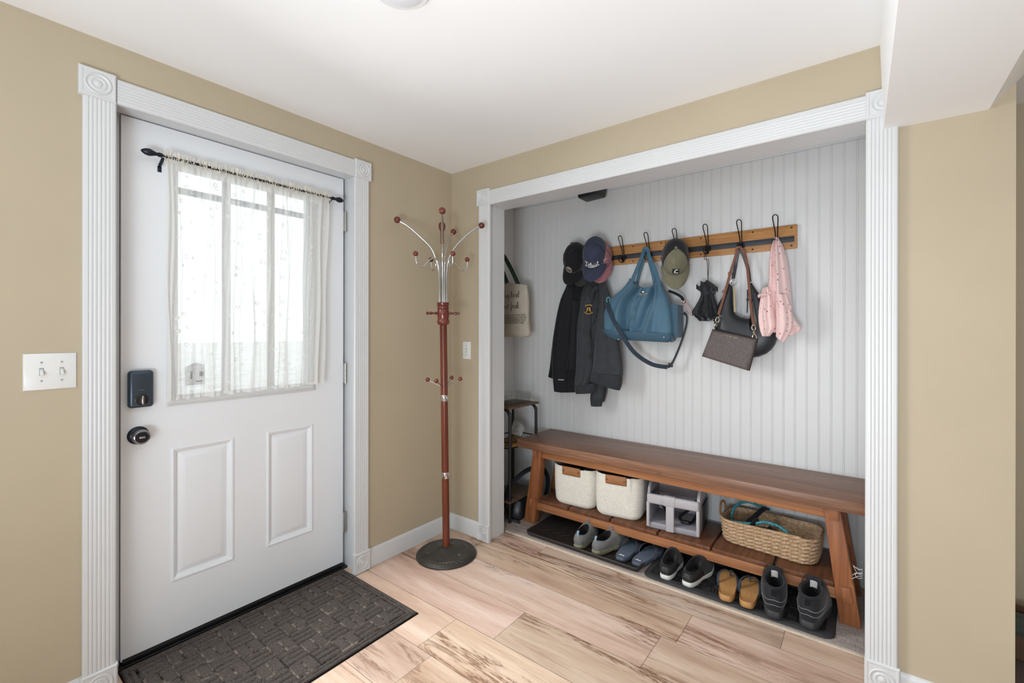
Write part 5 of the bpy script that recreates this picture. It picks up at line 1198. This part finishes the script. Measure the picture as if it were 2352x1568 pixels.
        mb.tube(spl([(0, yc+ry_+.016, K['hc']+.008), (-.03, yc+ry_+.01, K['hc']+.026), (-.045, yc+ry_-.01, K['hc']+.0), (-.046, yc+ry_-.016, K['hc']-.035)], 6), .002, 6); mb.tube(spl([(0, yc+ry_+.016, K['hc']+.008), (.02, yc+ry_+.004, K['hc']+.030), (.038, yc+ry_+.0, K['hc']+.014)], 6), .002, 6)
        mb.build('laces', 'black', t)
    place(t, x, y, z, rz); return t
shoe('running_shoe', 'left grey running shoe with pale blue heel tab on the smooth tray', 'snk', -1, 'grey running shoes', .812, .212, .0150, 4)
shoe('running_shoe', 'right grey running shoe with mud-flecked sole, beside the blue flip-flops', 'snk', 1, 'grey running shoes', .920, .216, .0150, -13)
shoe('slip_on_shoe', 'left black slip-on with quilted heel and white sole', 'slip', -1, 'black slip-on shoes', 1.322, .203, .0190, 2)
shoe('slip_on_shoe', 'right black slip-on with white sole, nearer the tan flip-flops', 'slip', 1, 'black slip-on shoes', 1.428, .206, .0190, -7)
shoe('hiking_boot', 'left black ankle boot on the rubber mat, next to the tan flip-flops', 'boot', -1, 'black boots', 1.806, .186, .0190, 6)
shoe('hiking_boot', 'right black ankle boot, nearest the right bench leg', 'boot', 1, 'black boots', 1.928, .196, .0190, -6)
def flipflop(label, kind, flip, group, x, y, z, rz):
    tanf = kind == 'tan'; L, W, H = (.268, .046, .030) if tanf else (.285, .050, .026)
    t = thing('flip_flop', label, 'sandal', (0, 0, 0), group); fo = outline(L, W, flip, 56, .5, waist=.80, heel=.84)
    c0 = V((0, L*.47, 0)); sc = lambda k, z: [V((c0.x+(p.x-c0.x)*k, c0.y+(p.y-c0.y)*k, z+(.006*max(0, 1-p.y/(L*.35)) if tanf else 0))) for p in fo]
    mb = MB(); mb.loft([sc(.95, 0), sc(.985, .003), sc(1., H*.45)], True, True, False); mb.build('sole', 'tan2' if tanf else 'ffsole', t, sharp=60)
    def topz(p): s = p.y/L; return H+(-.006*math.exp(-((s-.2)/.13)**2) if tanf else -.002*math.exp(-((s-.2)/.15)**2))
    rings = [sc(1., H*.45), sc(1.0, H*.8), sc(.985, H)]+[[V((p.x, p.y, topz(p)+(.0008*math.sin(p.y*330+p.x*120) if tanf else 0)+(.006*max(0, 1-p.y/(L*.35)) if tanf else 0))) for p in sc(k, 0)] for k in (.90, .8, .68, .55, .4, .25, .1)]
    mb = MB(); mb.loft(rings, True, False, True); mb.build('footbed', 'tan2' if tanf else 'ff', t, sharp=60)
    tx = flip*W*.02+(-flip*.004); post = V((tx, L*.80, H)); w_, yb = W*.98, L*.42
    bot, m = ('ffdark', 'ffdark')
    mb = MB()
    for s in (-1, 1):
        mb.tube(spl([V((s*w_*.90+flip*W*.03, yb, H*.55)), V((s*w_*.98+flip*W*.04, yb+.01, H+.010)), V((s*w_*.86+flip*W*.08, L*.56, H+.032)), V((s*w_*.42+flip*W*.12, L*.72, H+.034)), V((tx, L*.785, H+.022))], 7), 0, flat=(.020 if not tanf else .014, .004, (s*.7, -.1, 1)))
    mb.build('strap', m, t); mb = MB(); mb.tube([post-V((0, .004, .004)), V((tx, L*.785, H+.024))], .0042, 10); mb.build('toe_post', 'ffdark', t)
    if not tanf:
        mb = MB(); mb.prism([(-.020, .028, H+.0005), (.018, .028, H+.0005), (.010, .040, H+.0005), (.002, .034, H+.0005), (-.006, .044, H+.0005), (-.013, .034, H+.0005)], (0, 0, .0006)); mb.build('heel_mark', mat('white heel print', 'd9dde0', .5) if 'white heel print' not in bpy.data.materials else bpy.data.materials['white heel print'], t)
    place(t, x, y, z, rz)
flipflop('left slate blue flip-flop beside the grey running shoes', 'blue', -1, 'blue flip-flops', 1.062, .236, .0145, 0)
flipflop('right slate blue flip-flop at the right end of the smooth tray', 'blue', 1, 'blue flip-flops', 1.152, .240, .0145, -6)
flipflop('left tan flip-flop beside the black slip-ons', 'tan', -1, 'tan flip-flops', 1.612, .184, .0190, 7)
flipflop('right tan flip-flop beside the left black boot', 'tan', 1, 'tan flip-flops', 1.698, .188, .0190, 5)

# ---------------------------------------------------------------- small shelf stand in the left end of the alcove
sf = thing('shelf_stand', 'small shelf stand with black tube frame and rustic wood top, left end of the alcove', 'shelf', (.165, .42, .009))
SX0, SX1, SY0, SY1, SZ = .05, .282, .255, .60, .772
mb = MB(); mb.box((SX0, SY0, SZ-.013), (SX1, SY1, SZ), .003); mb.build('top_board', 'shelfw', sf)
for yy in (SY0+.02, SY1-.022):
    P = spl([(SX0+.012, yy, .009), (SX0+.012, yy, .66), (SX0+.016, yy, .725), (SX0+.04, yy, .752), (SX0+.09, yy, .753), (SX1-.09, yy, .753), (SX1-.045, yy, .752), (SX1-.018, yy, .725), (SX1-.012, yy, .66), (SX1-.012, yy, .009)], 8)
    mb = MB(); mb.tube(P, .0105, 12); mb.build('tube_frame', 'black', sf)
mb = MB()
for zz in (.495, .535):
    mb.tube([(SX0+.012, SY0+.02, zz), (SX1-.012, SY0+.02, zz), (SX1-.012, SY1-.022, zz), (SX0+.012, SY1-.022, zz)], .004, 8, closed=True)
for k in range(9): x = SX0+.02+k*.024; mb.tube([(x, SY0+.02, .535), (x, SY0+.02, .495), (x, SY1-.022, .495), (x, SY1-.022, .535)], .0018, 6)
mb.build('wire_shelf', 'black', sf)
mb = MB(); mb.box((SX0+.005, SY0+.01, .135), (SX1-.002, SY1-.01, .150), .002); mb.build('lower_board', 'shelfw', sf)
mb = MB(); mb.box((.075, .30, .4985), (.262, .56, .5085), .003); mg = tag(mb.build('magazine', 'magcover', org=(.17, .43, .5)), 'orange covered magazine lying on the wire shelf of the stand', 'magazine')
mb = MB()
for k in range(5): mb.box((.090+.034*k, .33+.012*k, .5085), (.106+.034*k, .52-.02*k, .5091))
mb.build('cover_print', 'black', mg)
mb = MB(); mb.grid(lambda u, v: (.075+.10*u+.05*v*0, .575-.05*v, .523+.10*(1-v)*(1-.55*u**2)), 10, 12); nw = tag(mb.build('newspaper', 'paperm', org=(.12, .55, .52), solid=.004), 'grey printed paper standing behind the magazine on the wire shelf', 'paper')
mb = MB(); bx = [(.068, .30), (.262, .30), (.262, .56), (.068, .56)]
cc = V((.165, .43, 0)); mb.loft([[(cc.x+p[0]*k, cc.y+p[1]*k, z) for p in rrect(.088, .135, .03, 6)] for k, z in ((.93, .773), (.94, .775), (1, .845), (1, .848), (.985, .848), (.93, .776))], True, True, True)
tag(mb.build('clear_box', 'clear', org=(.165, .43, .773)), 'clear plastic box standing on the top of the shelf stand', 'box')
# black shoulder bag on the floor in front of it
sbg = thing('shoulder_bag', 'black bag with wide strap slumped on the floor beside the left bench leg', 'bag', (.26, .42, .01))
mb = MB(); rr2 = [((.19, .30), (.305, .30), .05, .10, .012), ((.175, .30), (.31, .30), .06, .12, .05), ((.185, .31), (.305, .31), .055, .11, .10), ((.20, .32), (.29, .32), .04, .09, .128)]
mb.loft([oring(V((a[0], a[1]+.06, z)), V((b[0], b[1]+.06, z)), d*.7, e_, 30, 3, lambda x, y: .004*math.sin(6*x)) for a, b, d, e_, z in rr2], True, True, True); mb.build('body', 'leather', sbg)
mb = MB(); mb.tube(spl([(.225, .285, .15), (.232, .30, .21), (.262, .345, .275), (.31, .42, .33), (.36, .50, .34), (.385, .54, .29), (.39, .55, .22), (.375, .54, .10)], 10), 0, flat=(.040, .010, (-.3, -1, .5))); mb.build('strap', 'leather', sbg)
mb = MB(); mb.box((.195, .272, .09), (.255, .33, .165), .012, 3); mb.build('strap_base', 'black', sbg)
mb = MB(); mb.tube(spl([(.235, .275, .10), (.24, .268, .06), (.262, .275, .03), (.30, .29, .028), (.325, .30, .02)], 8), .007, 8); mb.sphere((.327, .301, .022), .010, 10); mb.build('cord', 'black', sbg)
lt = MB(); rnd = random.Random(9)
for k in range(7): a = V((2.112, .146, .322+.006*k)); lt.tube(spl([a, a+V((-.012-.01*rnd.random(), -.004, .012*rnd.uniform(-1, 1))), a+V((-.022-.012*rnd.random(), -.006, .02*rnd.uniform(-1, 1)))], 4), .0006, 4)
tag(lt.build('loose_threads', 'thread', org=(2.112, .146, .33)), 'wisp of pale loose threads caught on the right edge of the alcove opening', 'thread')
# open carton in the hall, just past the wall end
hb_ = thing('carton', 'open brown carton on the dark hall floor past the right wall end', 'box', (2.80, .62, .004))
HM = TR((2.80, .62, .004)) @ RZ(-14)
for nm, q in (('bottom', ((-.25, -.15, 0), (.25, .15, .004))), ('side', ((-.25, -.15, 0), (.25, -.146, .095))), ('side', ((-.25, .146, 0), (.25, .15, .095))), ('end', ((-.25, -.15, 0), (-.246, .15, .095))), ('end', ((.246, -.15, 0), (.25, .15, .095)))):
    mb = MB(); mb.box(*q); mb.xf(HM); mb.build(nm, 'cardboard', hb_)
mb = MB(); mb.grid(lambda u, v: (-.235+.47*u, -.135+.27*v, (.055+.055*math.sin(PI*u)**.4*math.sin(PI*v)**.4)+.006*math.sin(u*23)*math.sin(v*17)), 24, 18); mb.box((-.235, -.135, .006), (.235, .135, .055)); mb.xf(HM); tag(mb.build('folded_cloth', 'tealcloth', org=(2.8, .62, .01)), 'grey teal cloth heaped in the brown carton in the hall', 'cloth')

# ================================================================ LIGHT
w = bpy.data.worlds.new('daylight'); scn.world = w; w.use_nodes = True; bg = w.node_tree.nodes['Background']; bg.inputs[0].default_value = (.93, .965, 1, 1); bg.inputs[1].default_value = 1.75
def area(name, loc, rot, sx, sy, power, c=(1, 1, 1)):
    l = bpy.data.lights.new(name, 'AREA'); l.shape = 'RECTANGLE'; l.size = sx; l.size_y = sy; l.energy = power; l.color = c
    o = bpy.data.objects.new(name, l); col.objects.link(o); o.location = loc; o.rotation_euler = [R(a) for a in rot]; return o
for k in range(6):      # daylight falling in through the door glass, in strips aimed a little downward like sky light
    dl = area('door_daylight', (-.004, -1.18, 1.09+.152*k), (0, -64, 0), .145, .58, 4.7, (.96, .98, 1)); dl.data.spread = R(140)
area('window_daylight', (2.2, FY0+.32, 1.30), (100, 0, 0), 1.3, 1.15, 13, (.80, .91, 1))  # added fill pair, standing in for unseen daylight behind the camera
area('window_daylight', (3.2, FY0+.32, 1.30), (100, 0, 0), 1.3, 1.15, 13, (.80, .91, 1))
area('added_ceiling_fill', (1.95, -2.9, .6), (150, 0, 0), .8, .8, 54, (.84, .93, 1))  # added to brighten the ceiling
vs_ = scn.view_settings; scn.display_settings.display_device = 'sRGB'; vs_.view_transform = 'Standard'; vs_.look = 'None'; vs_.gamma = 1; vs_.use_curve_mapping = False; vs_.exposure = 0
